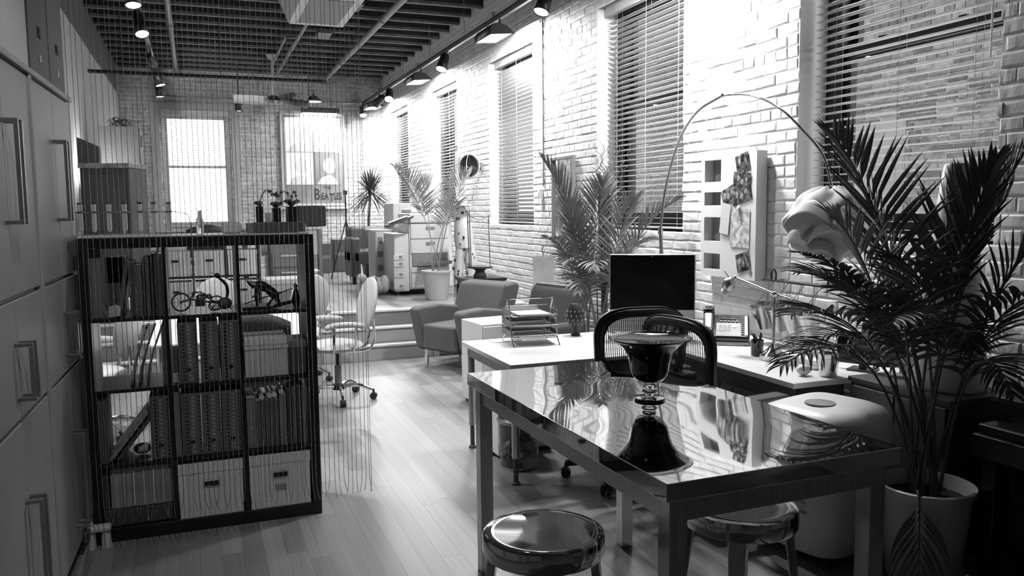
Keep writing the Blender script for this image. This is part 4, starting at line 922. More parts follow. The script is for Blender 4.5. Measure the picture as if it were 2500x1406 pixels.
MB().lathe([(.016, .012), (.018, .024), (.029, .031), (.029, .037), (.020, .043), (.026, .050), (.026, .057), (.017, .064)], n=40).build('stem', m_clearrim, t, smooth=True)
def waved(q, i): return 1+.012*math.sin(2*q+.5)*i/12
prof = [(.001, .064), (.022, .066), (.050, .076), (.066, .094), (.073, .118), (.077, .143), (.084, .168), (.099, .192), (.120, .212), (.143, .227)]
inn = [(r-.004 if r > .01 else .001, z+.005) for r, z in prof][::-1]
MB().lathe(prof+[(.1425, .2285)]+inn, n=72, wav=waved).build('bowl_body', m_darkglass, t, smooth=True)
MB().lathe([(.1425, .2265), (.156, .2345), (.159, .237), (.158, .239), (.1545, .238), (.142, .231)], n=72, wav=lambda q, i: 1+.010*math.sin(2*q+.5)).build('rim', m_clearrim, t, smooth=True)
# ================= DESKS =================
t = T('white_desk', 'pale laminate desk with tubular legs carrying the letter trays', 'desk', (1.65, 4.335, 0))
MB().box(0, 1.10, 0, .935, .703, .73).build('desktop', m_desk, t, bev=.003)
MB().box(.03, .05, .04, .9, .635, .703).box(.05, 1.05, .03, .05, .635, .703).box(.05, 1.05, .885, .905, .635, .703).build('frame', m_satin, t, bev=.002)
for x, y in ((.05, .06), (.05, .875), (1.03, .06), (1.03, .875)):
    l = MB().cyl((x, y, .16), (x, y, .703), .0225, n=18).build('leg', m_satin, t, smooth=True); MB().cyl((x, y, .02), (x, y, .16), .015, n=14).build('leg_extension', m_dgrey, l, smooth=True); MB().lathe([(.026, 0), (.026, .012), (.012, .022)], (x, y, 0), 16).build('foot', m_dgrey, l, smooth=True)
t = T('wall_desk', 'long pale desk along the white brick wall under the whiteboard', 'desk', (2.79, 3.30, 0))
MB().box(0, .79, 0, 1.97, .70, .729).build('desktop', m_desk, t, bev=.003); MB().box(.04, .06, .05, 1.92, .60, .70).build('apron', m_dgrey, t, bev=.002); MB().box(.35, .37, .05, 1.92, .28, .70).build('modesty_panel', m_dgrey, t)
for x, y in ((.06, .08), (.06, 1.0), (.06, 1.90), (.73, .08), (.73, 1.0), (.73, 1.90)): MB().cyl((x, y, 0), (x, y, .70), .022, n=16).build('leg', m_dgrey, t, smooth=True)
pipe('desk_cable', 'loose dark cable looping down below the wall desk', [tuple(p) for p in catmull([(2.83, 3.98, .60), (2.80, 3.95, .50), (2.80, 3.90, .42), (2.80, 3.86, .47), (2.82, 3.84, .60)], 6)], .004, m_blackm, 'cable')
# ================= MESH OFFICE CHAIRS =================
def aeron(loc, rz, lab):
    # local: seat front toward +y, back at -y
    t = T('mesh_office_chair', lab, 'office chair', loc, rz, 'dark mesh office chairs')
    def outline(s, zc0=.45):
        pts = []
        for a in [i*2*PI/40 for i in range(40)]:
            c, q = math.cos(a), math.sin(a)
            wx = (.275+.05*q)*s; x = wx*math.copysign(abs(c)**.62, c); z = .80+.275*s*math.copysign(abs(q)**.7, q)
            y = -.24-.10*(z-.55)+.35*x*x-.045*math.sin((z-.5)*5)
            pts.append(Vector((x, y, z)))
        return pts
    o1, o2 = outline(1.0), outline(.80)
    fr = MB(); k = len(o1); off = Vector((0, .010, 0))
    vs = [p-off for p in o1]+[p-off*.6 for p in o2]+[p+off*.6 for p in o2]+[p+off*.9 for p in o1]
    fs = []
    for i in range(k):
        j = (i+1) % k
        for a, b in ((0, 1), (1, 2), (2, 3), (3, 0)): fs.append((a*k+i, a*k+j, b*k+j, b*k+i))
    om = outline(.90); fr.add(vs, fs); fr.tube(om, .021, 8, closed=True); fr.build('back_frame', m_blackp, t, smooth=True)
    ms = MB()
    nst = 44
    for i in range(nst):
        x = -.235+.47*i/(nst-1)
        zz = [p for p in o2]
        tq = min(.999, abs(x)/.262); zh = .80+.22*(1-tq**3.2)**.45; zl = .80-.22*(1-tq**3.2)**.45
        q = [Vector((x, -.24-.10*(z-.55)+.35*x*x-.045*math.sin((z-.5)*5), z)) for z in [zl+(zh-zl)*u/6 for u in range(7)]]
        ms.tube(q, .0026, 4)
    for i in range(14):
        z = .60+.40*i/13; tq = min(.98, abs(z-.80)/.225); hw = .255*(1-tq**3)**.5
        ms.tube([Vector((x, -.241-.10*(z-.55)+.35*x*x-.045*math.sin((z-.5)*5), z)) for x in [-hw+2*hw*u/8 for u in range(9)]], .0006, 4)
    ms.build('back_mesh', m_mesh, t)['kind'] = 'stuff'
    MB().sheet([[(x, y, .455-.10*((y+.02)/.26)**3*(y > .1)-.02*math.cos(x*6)) for y in [-.22+.48*j/8 for j in range(9)]] for x in [-.25+.5*i/8 for i in range(9)]]).build('seat', m_mesh, t, solid=.02, smooth=True)
    MB().tube([(-.25, -.22, .45), (-.27, .1, .455), (-.2, .25, .41), (.2, .25, .41), (.27, .1, .455), (.25, -.22, .45)], .018, 8, closed=True).build('seat_frame', m_blackp, t, smooth=True)
    MB().box(-.16, .16, -.40, -.35, .62, .72).build('lumbar_pad', m_blackp, t, bev=.015)
    MB().box(-.12, .12, -.16, .12, .35, .43).build('tilt_mechanism', m_blackp, t, bev=.02)
    MB().tube([(0, -.12, .40), (0, -.28, .43), (0, -.30, .60)], [.04, .03, .025], 10).build('back_stem', m_blackp, t, smooth=True)
    for s in (-1, 1):
        MB().tube(catmull([(s*.2, -.14, .42), (s*.33, -.16, .45), (s*.35, -.12, .58), (s*.34, -.06, .655)], 5), .02, 8).build('arm_post', m_blackp, t, smooth=True)
        MB().box(s*.335-.05, s*.335+.05, -.17, .12, .655, .69).build('armrest', m_leather, t, bev=.016, seg=3)
    MB().cyl((0, 0, .12), (0, 0, .36), .028, n=14).build('gas_column', m_blackm, t, smooth=True)
    for k in range(5):
        a = .3+k*2*PI/5; c, s_ = math.cos(a), math.sin(a)
        l = MB().tube([(0, 0, .115), (.17*c, .17*s_, .105), (.33*c, .33*s_, .085)], [.036, .026, .02], 8).build('leg', m_blackp, t, smooth=True)
        cs = MB()
        for q in (-.018, .018): cs.cyl((.33*c-s_*(q-.009), .33*s_+c*(q-.009), .03), (.33*c-s_*(q+.009), .33*s_+c*(q+.009), .03), .03, n=16)
        cs.cyl((.33*c, .33*s_, .03), (.33*c, .33*s_, .09), .010, n=8); cs.build('caster', m_blackp, l, smooth=True)
    return t
aeron((2.33, 4.27, 0), -.10, 'black mesh office chair facing the monitor behind the glass bowl')
aeron((2.555, 3.61, 0), -PI/2+.15, 'nearer black mesh office chair turned towards the wall desk')
# ================= PALE CHROME OFFICE CHAIRS =================
def palechair(loc, rz, lab):
    t = T('swivel_chair', lab, 'office chair', loc, rz, 'pale swivel chairs with chrome bases')
    MB().ball((0, .02, .47), .25, 28, 14, (.98, .98, .22)).build('seat', m_chairw, t, smooth=True)
    b = MB(); b.ball((0, 0, 0), .22, 28, 14, (.92, .18, 1.08)); v = b.v
    b.v = [(x, y+.30*x*x, z) for x, y, z in v]; mt = Matrix.Translation((0, -.285, .81)) @ Matrix.Rotation(math.radians(12), 4, 'X')
    b.v = [tuple(mt @ Vector(p)) for p in b.v]; b.build('backrest', m_chairw, t, smooth=True)
    for s in (-1, 1):
        MB().tube(catmull([(s*.05, .0, .42), (s*.06, -.24, .42), (s*.07, -.31, .50), (s*.07, -.305, .68)], 6), .011, 8).build('back_bar', m_chrome, t, smooth=True)
        MB().tube(catmull([(s*.20, .1, .44), (s*.265, .12, .48), (s*.27, .12, .6), (s*.27, .13, .66)], 6), .011, 8).tube([(s*.2, -.06, .44), (s*.26, -.07, .50), (s*.27, -.07, .66)], .011, 8).build('arm_post', m_chrome, t, smooth=True)
        MB().tube(catmull([(s*.27, -.15, .655), (s*.27, -.05, .675), (s*.27, .1, .68), (s*.265, .19, .66)], 5), [.012]+[.024]*14+[.012], 10).build('armrest', m_chairw, t, smooth=True)
    MB().cyl((0, 0, .12), (0, 0, .30), .030, n=16).build('column_sleeve', m_grey, t, smooth=True); MB().cyl((0, 0, .30), (0, 0, .42), .015, n=12).build('gas_column', m_blackm, t, smooth=True); MB().lathe([(.05, .09), (.055, .1), (.05, .135), (.03, .14)], n=18).build('hub', m_blackm, t, smooth=True)
    for k in range(5):
        a = .4+k*2*PI/5; c, s_ = math.cos(a), math.sin(a)
        l = MB().tube(catmull([(.04*c, .04*s_, .115), (.17*c, .17*s_, .125), (.29*c, .29*s_, .085)], 4), [.02, .019, .018, .017, .016, .016, .015, .014, .013], 8).build('leg', m_chrome, t, smooth=True)
        cs = MB().cyl((.30*c-s_*.022, .30*s_+c*.022, .03), (.30*c+s_*.022, .30*s_-c*.022, .03), .03, n=16).cyl((.30*c, .30*s_, .03), (.30*c, .30*s_, .09), .01, n=8); cs.build('caster', m_blackm, l, smooth=True)
    return t
palechair((1.085, 7.02, 0), 1.75, 'pale round-backed office chair with chrome base right of the bookcase')
palechair((.86, 7.95, 0), .35, 'second pale office chair partly hidden behind the bookcase edge')
palechair((-.74, 6.5, 0), 1.2, 'pale office chair seen through the left bookcase cells')
palechair((.12, 8.05, 0), 0.1, 'pale office chair on the far side of the white table')
backchair('dark arched-back chair at the white meeting table behind the bookcase', .33, 5.75, PI, 0)
t = T('meeting_table', 'white meeting table behind the bookcase', 'table', (-.35, 6.0, 0)); MB().box(0, 1.15, 0, 1.45, .70, .73).build('tabletop', m_white, t, bev=.012)
for x, y in ((.08, .1), (1.03, .1), (.08, 1.3), (1.03, 1.3)): MB().cyl((x, y, 0), (x, y, .70), .022, n=14).build('leg', m_chrome, t, smooth=True)
# ================= ARMCHAIRS =================
def armchair(loc, rz, lab, mat, legs=True):
    # local: front toward -y
    t = T('armchair', lab, 'armchair', loc, rz)
    zb = .185 if legs else .06
    MB().box(-.245, .245, -.02, .50, zb+.01, .455).build('seat', mat, t, bev=.035, seg=4)
    b = MB(); b.prism([(.42, zb+.05), (.64, zb+.05), (.86, .82), (.80, .86), (.62, .84), (.46, .45)], -.34, .34, 'x'); b.build('backrest', mat, t, bev=.045, seg=4)
    for s in (-1, 1):
        x0, x1 = (.25, .40) if s > 0 else (-.40, -.25)
        pr = [(.03, zb), (.62, zb), (.70, .50), (.60, .585), (.25, .635), (-.02, .625), (-.07, .60), (-.06, .55)]
        MB().prism([(y, z) for y, z in pr], x0, x1, 'x').build('armrest', mat, t, bev=.03, seg=3)
    MB().box(-.36, .36, .04, .60, zb-.005, zb+.03).build('base', m_blackm, t)
    if legs:
        for x, y in ((-.27, .06), (.27, .06), (-.27, .54), (.27, .54)): MB().cyl((x, y, 0), (x, y, zb), .022, n=16).build('leg', m_chrome, t, smooth=True)
    return t
AC = math.atan2(-.454, .235)   # direction from left to right front leg
armchair((2.25, 7.90, 0), AC, 'dark grey armchair with round chrome legs beside the steps', m_cloth)
t = T('leather_armchair', 'black leather armchair with rounded back behind the pale desk', 'armchair', (2.60, 6.90, 0), -1.3)
MB().box(-.30, .30, -.05, .50, .25, .45).build('seat', m_leather, t, bev=.06, seg=4)
b = MB().prism([(.38, .36), (.56, .38), (.74, .80), (.70, .90), (.60, .92), (.52, .86)], -.33, .33, 'x'); b.build('backrest', m_leather, t, bev=.07, seg=4)
for s in (-1, 1): MB().box(s*.38-.07, s*.38+.07, -.03, .58, .2, .60).build('armrest', m_leather, t, bev=.05, seg=4)
for x, y in ((-.3, .05), (.3, .05), (-.3, .5), (.3, .5)): MB().cyl((x, y, 0), (x, y, .26), .02, n=12).build('leg', m_chrome, t, smooth=True)
t = T('cube_cabinet', 'pale grey cube cabinet between the grey armchair and the desk', 'cabinet', (2.10, 6.15, 0), .1); MB().box(0, .42, 0, .42, .03, .70).build('body', m_whitep, t, bev=.006); MB().box(.02, .40, .02, .40, 0, .03).build('plinth', m_dgrey, t); MB().box(.01, .41, -.012, .0, .05, .68).build('door', m_whitep, t, bev=.004); MB().box(.35, .37, -.03, -.012, .4, .5).build('handle', m_satin, t)
t = T('corner_table', 'black square side table between the two armchairs by the wall', 'side table', (3.07, 7.46, 0)); MB().box(0, .5, 0, .5, .55, .59).build('tabletop', m_black, t, bev=.003)
for x in (.02, .44):
    for y in (.02, .44): MB().box(x, x+.04, y, y+.04, 0, .55).build('leg', m_black, t)
t = T('table_lamp', 'table lamp with rectangular parchment shade and flat round base', 'table lamp', (3.27, 7.62, .591), -.35)
s = MB(); 
g = [[(x*k, y*k, z) for (x, y) in ((-.11, -.07), (.11, -.07), (.11, .07), (-.11, .07), (-.11, -.07))] for (z, k) in ((.235, 1.02), (.31, .93), (.40, .90), (.48, .93), (.545, 1.0))]
s.sheet(g); s.build('lamp_shade', m_shade, t, solid=.004)
MB().ball((0, 0, .20), .032, 16, 10).build('neck_ball', m_cubewood, t, smooth=True)
pl = [(.105*math.cos(a), .095+.10*math.sin(a)) for a in [-.30*PI+i*(1.6*PI-.0)/26-0.0 for i in range(0)]]
pl = []
for i in range(40):
    a = PI/2+.38+i*(2*PI-.76)/39; pl.append((.1*math.cos(a), .10+.10*math.sin(a)))
pl.append((0, .165))
MB().prism(pl, -.02, .02, 'y').build('lamp_body', m_grey, t, bev=.004); MB().box(-.08, .08, -.05, .05, 0, .02).build('foot', m_grey, t, bev=.004)
MB().cyl((0, 0, .23), (0, 0, .57), .004, n=8).build('stem', m_twig, t); MB().tube(catmull([(0, 0, .57), (-.012, 0, .60), (0, 0, .65)], 4), [.005]*8+[.001], 6).tube([(0, 0, .58), (.02, 0, .625)], .003, 5).tube([(0, 0, .58), (-.022, 0, .625)], .003, 5).build('finial', m_twig, t, smooth=True)
t = T('dark_carving', 'small dark pointed carving beside the parchment lamp', 'carving', (3.13, 7.58, .591)); MB().prism([(-.02, 0), (.02, 0), (.025, .10), (.01, .17), (-.012, .08)], -.02, .02, 'y').build('carving_body', m_black, t, bev=.004)
# ================= BACK RIGHT: side table, scales, spotted figure =================
t = T('bench_table', 'low black table under the pedestal dish sculpture by the brick wall', 'side table', (2.92, 9.12, PZ)); MB().box(0, .52, 0, .42, .255, .29).build('tabletop', m_black, t, bev=.003); MB().box(.02, .5, .02, .4, .20, .255).build('apron', m_black, t)
for x in (.01, .47):
    for y in (.01, .37): MB().box(x, x+.04, y, y+.04, 0, .2).build('leg', m_black, t)
t = T('dish_sculpture', 'dark pedestal dish with upright rods and a sagging wire', 'sculpture', (3.16, 9.30, PZ+.291))
MB().lathe([(.075, 0), (.08, .03), (.065, .045), (.055, .08), (.075, .10), (.15, .115), (.165, .135), (.15, .13), (.05, .115)], n=32).build('dish', m_dgrey, t, smooth=True)
MB().cyl((-.13, 0, .12), (-.15, 0, .80), .007, n=8).cyl((-.11, 0, .12), (-.125, 0, .80), .007, n=8).cyl((.13, 0, .13), (.115, 0, .74), .006, n=8).build('rod', m_twig, t, smooth=True); MB().tube(catmull([(-.17, 0, .78), (-.05, 0, .70), (.05, 0, .70), (.16, 0, .76)], 6), .003, 6).build('wire', m_twig, t, smooth=True)
t = T('spotted_figure', 'pale papier-mache figure with black spots standing by the brick wall', 'statue', (3.15, 9.85, PZ))
def loft(rings):
    b = MB(); n = 20; k = len(rings)
    for (cx, cy, cz, rx, ry) in rings:
        for j in range(n): q = 2*PI*j/n; b.v.append((cx+rx*math.cos(q), cy+ry*math.sin(q), cz))
    for i in range(k-1):
        for j in range(n): j2 = (j+1) % n; b.f.append((i*n+j, i*n+j2, (i+1)*n+j2, (i+1)*n+j))
    b.f.append(tuple(reversed(range(n)))); b.f.append(tuple((k-1)*n+j for j in range(n))); return b
loft([(0, 0, .62, .12, .09), (-.01, 0, .75, .13, .10), (-.02, 0, .88, .11, .09), (-.04, 0, 1.0, .10, .085), (-.06, 0, 1.10, .09, .07), (-.07, 0, 1.16, .05, .05)]).build('torso', m_spot, t, smooth=True)
loft([(.07, 0, 0, .055, .055), (.08, 0, .25, .06, .06), (.08, 0, .45, .085, .08), (.04, 0, .68, .075, .075)]).build('leg', m_spot, t, smooth=True)
loft([(-.10, 0, 0, .05, .055), (-.10, 0, .25, .055, .055), (-.08, 0, .45, .06, .07), (-.04, 0, .66, .07, .07)]).build('leg', m_spot, t, smooth=True)
MB().lathe([(.16, 0), (.155, .012), (.07, .02), (.065, .06), (.02, .08)], n=24).build('hat', m_spot, t, smooth=True, loc=(-.07, 0, 1.15))
random.seed(8); dd = MB()
for k in range(34):
    z = random.uniform(.05, 1.12); a = random.uniform(-2.6, -.5); q = Matrix.Rotation(a, 4, 'Z')
    cx, rr = ((.08 if k % 2 else -.10), .06+.02*(.3 < z < .55)) if z < .6 else (-.01-.05*(z > .9), .115-.03*(z > .95))
    p = Vector((cx, 0, z))+Vector((math.cos(a)*rr, math.sin(a)*rr*.92, 0)); dd.ball(p, random.uniform(.012, .022), 8, 6, (.75, .35, 1.15))
o = dd.build('spots', m_dot, t, smooth=True); o['kind'] = 'stuff'
# round wall lamp
t = T('round_wall_lamp', 'round dark-glass theatre lamp with a pale guard ring on the brick pier', 'wall lamp', (3.58, 10.38, 2.18))
mt = Matrix.Rotation(math.radians(-90-38), 4, 'Z') @ Matrix.Rotation(math.radians(88), 4, 'X')
def lm(b, nm, mat, **k): b.v = [tuple(Matrix.Translation((-.17, -.02, 0)) @ (Matrix.Rotation(math.radians(128), 4, 'Z') @ Matrix.Rotation(PI/2, 4, 'Y') @ Vector(p))) for p in b.v]; return b.build(nm, mat, t, **k)
# axis x of the lamp looks back towards the room
def axial(prof, nm, mat, **k):
    d = Vector((-.80, -.60, 0)); R = d.to_track_quat('Z', 'Y').to_matrix().to_4x4()
    return MB().lathe(prof, n=36, mat=Matrix.Translation((-.16, 0, 0)) @ R).build(nm, mat, t, smooth=True, **k)
axial([(.03, -.09), (.09, -.06), (.13, -.01), (.145, .03), (.15, .05), (.14, .05), (.125, .0)], 'housing', m_dgrey); axial([(.001, .065), (.07, .06), (.12, .052), (.138, .045)], 'dark_lens', m_darkglass)
d = Vector((-.8, -.6, 0)); u = Vector((0, 0, 1)); s_ = d.cross(u)
MB().tube([Vector((-.16, 0, 0))+d*.03+(u*math.cos(a)+s_*math.sin(a))*.158 for a in [i*PI/18 for i in range(36)]], .006, 8, closed=True).build('guard_ring', m_whitep, t, smooth=True)
MB().tube([Vector((-.16, 0, 0))+d*(.03+.07*math.cos(a))+u*.156*math.sin(a) for a in [-PI/2+PI*i/14 for i in range(15)]], .004, 6).build('guard_bar', m_whitep, t, smooth=True)
MB().cyl((-.10, .03, 0), (.0, .06, 0), .035, n=14).box(-.012, .01, .0, .12, -.05, .05).build('wall_bracket', m_grey, t, smooth=True)
# ================= DESK THINGS =================
t = T('monitor', 'large black monitor with silver edge and white chin on the desk corner', 'monitor', (2.85, 4.79, .7305), math.radians(-30))
MB().box(-.285, .285, 0, .025, .05, .58).build('casing', m_satin, t, bev=.008, seg=3); MB().box(-.279, .279, -.004, .0, .205, .574).build('screen', m_screen, t, bev=.004); MB().box(-.281, .281, -.005, .0, .054, .203).build('chin', m_whitep, t, bev=.003)
MB().box(-.09, .09, -.09, .10, 0, .012).build('foot', m_satin, t, bev=.003); MB().box(-.07, .07, .03, .045, .01, .2).build('stand', m_satin, t, bev=.003); MB().ball((0, -.006, .566), .003, 6, 4).build('camera_dot', m_whitep, t)
# letter trays
t = T('letter_trays', 'chrome wire rack of three letter trays on the pale desk', 'letter tray', (2.06, 5.05, .7305), -.12)
for s, nm in ((-1, 0), (1, 0)):
    x = s*.155
    MB().tube(catmull([(x, -.19, .0), (x, -.13, .05)], 2)+[(x, -.07, .25), (x, -.035, .30), (x, .0, .25), (x, .06, .05), (x, .13, .0)], .0045, 8).build('side_frame', m_chrome, t, smooth=True)
MB().tube([(-.155, -.035, .30), (.155, -.035, .30)], .005, 8).build('handle_bar', m_chrome, t, smooth=True); MB().tube([(-.155, -.13, .045), (.155, -.13, .045)], .004, 8).tube([(-.155, .07, .045), (.155, .07, .045)], .004, 8).build('cross_bar', m_chrome, t, smooth=True)
for k, z in enumerate((.055, .12, .19)):
    tr_ = MB().tube([(-.15, -.15, z+.012), (.15, -.15, z+.012), (.16, .12, z+.045), (-.16, .12, z+.045)], .004, 6, closed=True).build('tray_rim', m_chrome, t, smooth=True)
    MB().box(-.148, .148, -.145, .115, z-.002, z+.001).box(-.16, -.157, -.12, .12, z, z+.04).box(.157, .16, -.12, .12, z, z+.04).box(-.16, .16, .117, .12, z, z+.04).build('tray_floor', m_satin, tr_)
for k, (z, dx, r) in enumerate(((.058, .01, .06), (.1235, -.02, -.05), (.1935, .005, .03))):
    p = T('paper_stack', ['sheets of paper in the lowest letter tray', 'sheets of paper in the middle letter tray', 'white sheets of paper in the top letter tray'][k], 'paper', (2.06, 5.04, .7305+z), -.12+r, 'papers in the letter trays')
    b = MB()
    MB().box(-.11, .11, -.14, .115, 0, .008).build('paper_sheets', m_white, p)
t = T('desk_papers', 'loose white sheet on the back of the pale desk beside the trays', 'paper', (1.93, 5.16, .7306), .15); MB().box(-.1, .1, -.05, .07, 0, .003).build('sheet', m_white, t)
t = T('patterned_vase', 'dark vase patterned with pale drops at the desk end', 'vase', (2.46, 5.17, .7305))
MB().lathe([(.03, 0), (.035, .01), (.02, .03), (.025, .05), (.06, .10), (.065, .15), (.045, .21), (.035, .225), (.03, .22)], n=24).build('vase_body', m_blackm, t, smooth=True)
b = MB()
for r_, z in ((.052, .085), (.066, .115), (.068, .145), (.060, .175)):
    for k in range(12): a = k*PI/6+z*30; b.ball((r_*math.cos(a), r_*math.sin(a), z), .0065, 6, 5, (.6, .6, 1.4))
b.build('pale_drops', m_shade, t, smooth=True)['kind'] = 'stuff'
# phone
t = T('desk_phone', 'black desk phone with silver keypad, tilted on a clear stand', 'telephone', (3.24, 4.50, .7305), math.radians(-36))
t.scale = (1.25, 1.25, 1.25)
R_ = ('X', math.radians(24))
pv = (0, -.10, .02)
def pb(nm, mat, par, *a, bev=.004): return MB().box(*a, rot=('X' and Matrix.Rotation(math.radians(26), 4, 'X')), piv=pv).build(nm, mat, par, bev=bev)
m_keyg = M('grey_key', .45, .5, noise=(5, .03))
body = pb('phone_body', m_blackg, t, -.12, .12, -.10, .12, .01, .045, bev=.012)
pb('handset_grip', m_satin, t, -.115, -.065, -.07, .09, .055, .085, bev=.014); pb('handset_end', m_blackg, t, -.12, -.06, .07, .125, .045, .10, bev=.016); pb('handset_end', m_blackg, t, -.12, -.06, -.105, -.06, .04, .088, bev=.014)
pb('keypad_plate', m_cubewood, t, -.05, .075, -.09, .03, .045, .048, bev=.001); pb('display', m_screen, t, -.03, .05, .065, .105, .0455, .049, bev=.002); pb('label_strip', m_whitep, t, .095, .11, -.08, .10, .0455, .048, bev=.001)
for r_ in range(4):
    for c in range(3): pb('key', m_keyg, t, -.035+c*.022, -.019+c*.022, -.045+r_*.016, -.035+r_*.016, .048, .051, bev=.001)
for k in range(5): pb('key', m_keyg, t, -.03+k*.02, -.02+k*.02, .043, .05, .0455, .05, bev=.001)
k_ = pb('round_key', m_whitep, t, .035, .055, -.015, .005, .048, .052, bev=.004)
for k in range(9): pb('key', m_dgrey, t, .080, .090, -.075+k*.02, -.062+k*.02, .0455, .049, bev=.001)
MB().box(-.11, .11, -.095, .06, 0, .004).prism([(.0, .0), (.09, 0), (.09, .085), (.07, .085)], -.1, -.095, 'x').prism([(.0, .0), (.09, 0), (.09, .085), (.07, .085)], .095, .1, 'x').build('clear_stand', m_glass, t)
# pen pot
t = T('pen_pot', 'black mesh pot full of dark pens beside the lamp foot', 'pen pot', (3.12, 4.02, .7305)); MB().lathe([(.035, 0), (.037, .004), (.038, .095), (.036, .095), (.034, .006)], n=24).build('pot_body', m_blackg, t, smooth=True)
random.seed(3)
for k in range(7):
    a = random.uniform(0, 6.28); e = (.028*math.cos(a), .028*math.sin(a), random.uniform(.115, .14)); MB().tube([(-.01*math.cos(a), -.01*math.sin(a), .01), e], .005, 6).build('pen', m_blackp if k else m_cubewood, t, smooth=True)
# desk lamp
t = T('desk_lamp', 'brushed steel swing-arm desk lamp with a bare round bulb', 'desk lamp', (3.12, 3.87, .7305))
MB().lathe([(.078, 0), (.08, .006), (.08, .028), (.074, .034), (.045, .055), (.018, .085), (.010, .095)], n=40).build('base', m_chrome, t, smooth=True)
MB().cyl((0, 0, .09), (0, 0, .37), .0085, n=14).build('pole', m_satin, t, smooth=True); MB().ball((0, 0, .385), .018, 14, 10).cyl((0, -.03, .385), (0, .03, .385), .011, n=12).build('joint', m_chrome, t, smooth=True)
MB().cyl((.0, 0, .385), (-.06, .28, .46), .0075, n=12).build('arm', m_satin, t, smooth=True); MB().cyl((.0, 0, .385), (.03, -.10, .365), .0075, n=12).build('arm_tail', m_satin, t, smooth=True)
MB().ball((-.06, .29, .462), .014, 12, 8).build('joint', m_chrome, t, smooth=True)
dd_ = Vector((-.25, .30, -.92)).normalized(); RR = (-dd_).to_track_quat('Z', 'Y').to_matrix().to_4x4()
MB().lathe([(.024, -.055), (.036, -.04), (.040, -.015), (.032, .012), (.012, .026), (.004, .03)], n=28, mat=Matrix.Translation((-.075, .325, .435)) @ RR).build('lamp_head', m_satin, t, smooth=True)
MB().ball(Vector((-.075, .325, .435))+dd_*.072, .029, 18, 12).build('bulb', m_bulb, t, smooth=True); MB().cyl((-.08, .33, .46), (-.10, .35, .50), .004, n=8).build('switch_pin', m_whitep, t)
t = T('keyboard', 'pale keyboard lying on the wall desk by the lamp foot', 'keyboard', (3.16, 3.66, .7305), math.radians(-78)); MB().box(-.15, .13, -.07, .07, 0, .018).build('keyboard_base', m_whitep, t, bev=.004)
kb = MB()
for r_ in range(5):
    for c in range(13): MB.box(kb, -.143+c*.0205, -.1255+c*.0205, -.06+r_*.024, -.04+r_*.024, .018, .024)
kb.build('keys', m_cubewood, t)['kind'] = 'stuff'
t = T('computer_mouse', 'white rounded mouse beside the keyboard', 'mouse', (2.97, 3.44, .7305)); MB().ball((0, 0, .008), .04, 16, 10, (1, .75, .75)).build('mouse_body', m_whitep, t, smooth=True); t.location.z = .7525
t = T('metal_cup', 'shiny steel cup in front of the small dark screen', 'cup', (3.08, 3.38, .7305)); MB().lathe([(.042, 0), (.045, .004), (.052, .11), (.056, .12), (.053, .12), (.05, .108), (.043, .008)], n=32).build('cup_body', m_polish, t, smooth=True)
t = T('small_screen', 'small dark screen turned towards the desk behind the palm leaves', 'screen', (3.35, 3.42, .7305), math.radians(-62)); MB().box(-.14, .14, 0, .02, .03, .21).build('casing', m_blackp, t, bev=.005); MB().box(-.13, .13, -.004, 0, .04, .20).build('display', m_screen, t); MB().box(-.07, .07, -.05, .07, 0, .01).build('foot', m_blackp, t, bev=.003); MB().box(-.02, .02, .005, .015, .005, .05).build('stand', m_blackp, t)
t = T('white_monitor', 'white backed computer panel half hidden behind the right palm', 'monitor', (3.36, 3.14, .7505), math.radians(-58)); MB().box(-.22, .22, 0, .03, .05, .28).build('casing', m_whitep, t, bev=.01); MB().box(-.08, .08, -.06, .09, 0, .012).build('foot', m_whitep, t, bev=.003); MB().box(-.03, .03, .01, .025, .01, .08).build('stand', m_whitep, t)
# ================= WALL THINGS =================
t = T('whiteboard', 'white magnetic board with four square cubbies on the brick pier', 'notice board', (3.585, 4.55, 1.12))
m_board = M('white_enamel', .88, .3, noise=(2, .02))
bh, bw = .875, .64
yC0, yC1 = .398, .598
zz = [(.048, .165), (.253, .427), (.513, .607), (.681, .837)]
b = MB(); X0b, X1b = -.085, -.0
b.box(X0b, X1b, 0, yC0, 0, bh); b.box(X0b, X1b, yC1, bw, 0, bh)
prev = 0
for z0, z1 in zz: b.box(X0b, X1b, yC0, yC1, prev, z0); prev = z1
b.box(X0b, X1b, yC0, yC1, prev, bh); b.build('board_body', m_board, t)
for z0, z1 in zz: MB().box(-.012, -.002, yC0, yC1, z0, z1).build('cubby_back', m_grey, t)
MB().cyl((-.087, .045, .05), (-.085, .045, .05), .017, n=20).build('round_badge', m_grey, t)
m_figure = M('photo_figure', .3, .4, noise=(40, .9))
def pinned(y0, y1, z0, z1, rot, mat, lab, k, cat='photograph'):
    q = T('pinned_photo' if cat == 'photograph' else 'pinned_note', lab, cat, (3.585-.0885-.0011*k, 4.55+(y0+y1)/2, 1.12+(z0+z1)/2)); q.rotation_euler = (math.radians(rot), 0, 0)
    w, h = (y1-y0)/2, (z1-z0)/2; MB().box(-.0004, .0004, -w, w, -h, h).build('print_sheet', mat, q)
    if mat is m_photo: [MB().prism([(w*(u_+.16*math.cos(a_)), h*(v_+.42*math.sin(a_))) for a_ in [z_*PI/4 for z_ in range(8)]], -.0007, -.0005, 'x').build('pale_figure', m_figure, q) for u_, v_ in ((-.5, .1), (-.05, -.2), (.45, .2))]
    return q
pinned(.075, .22, .735, .86, -14, m_photo, 'dark tilted photo at the top of the whiteboard stack', 1)
pinned(.055, .245, .63, .735, 6, m_photo, 'dark photo of people second from the top of the whiteboard', 2)
pinned(.05, .26, .53, .64, -16, m_photo, 'dark photo strip third from the top of the whiteboard', 3)
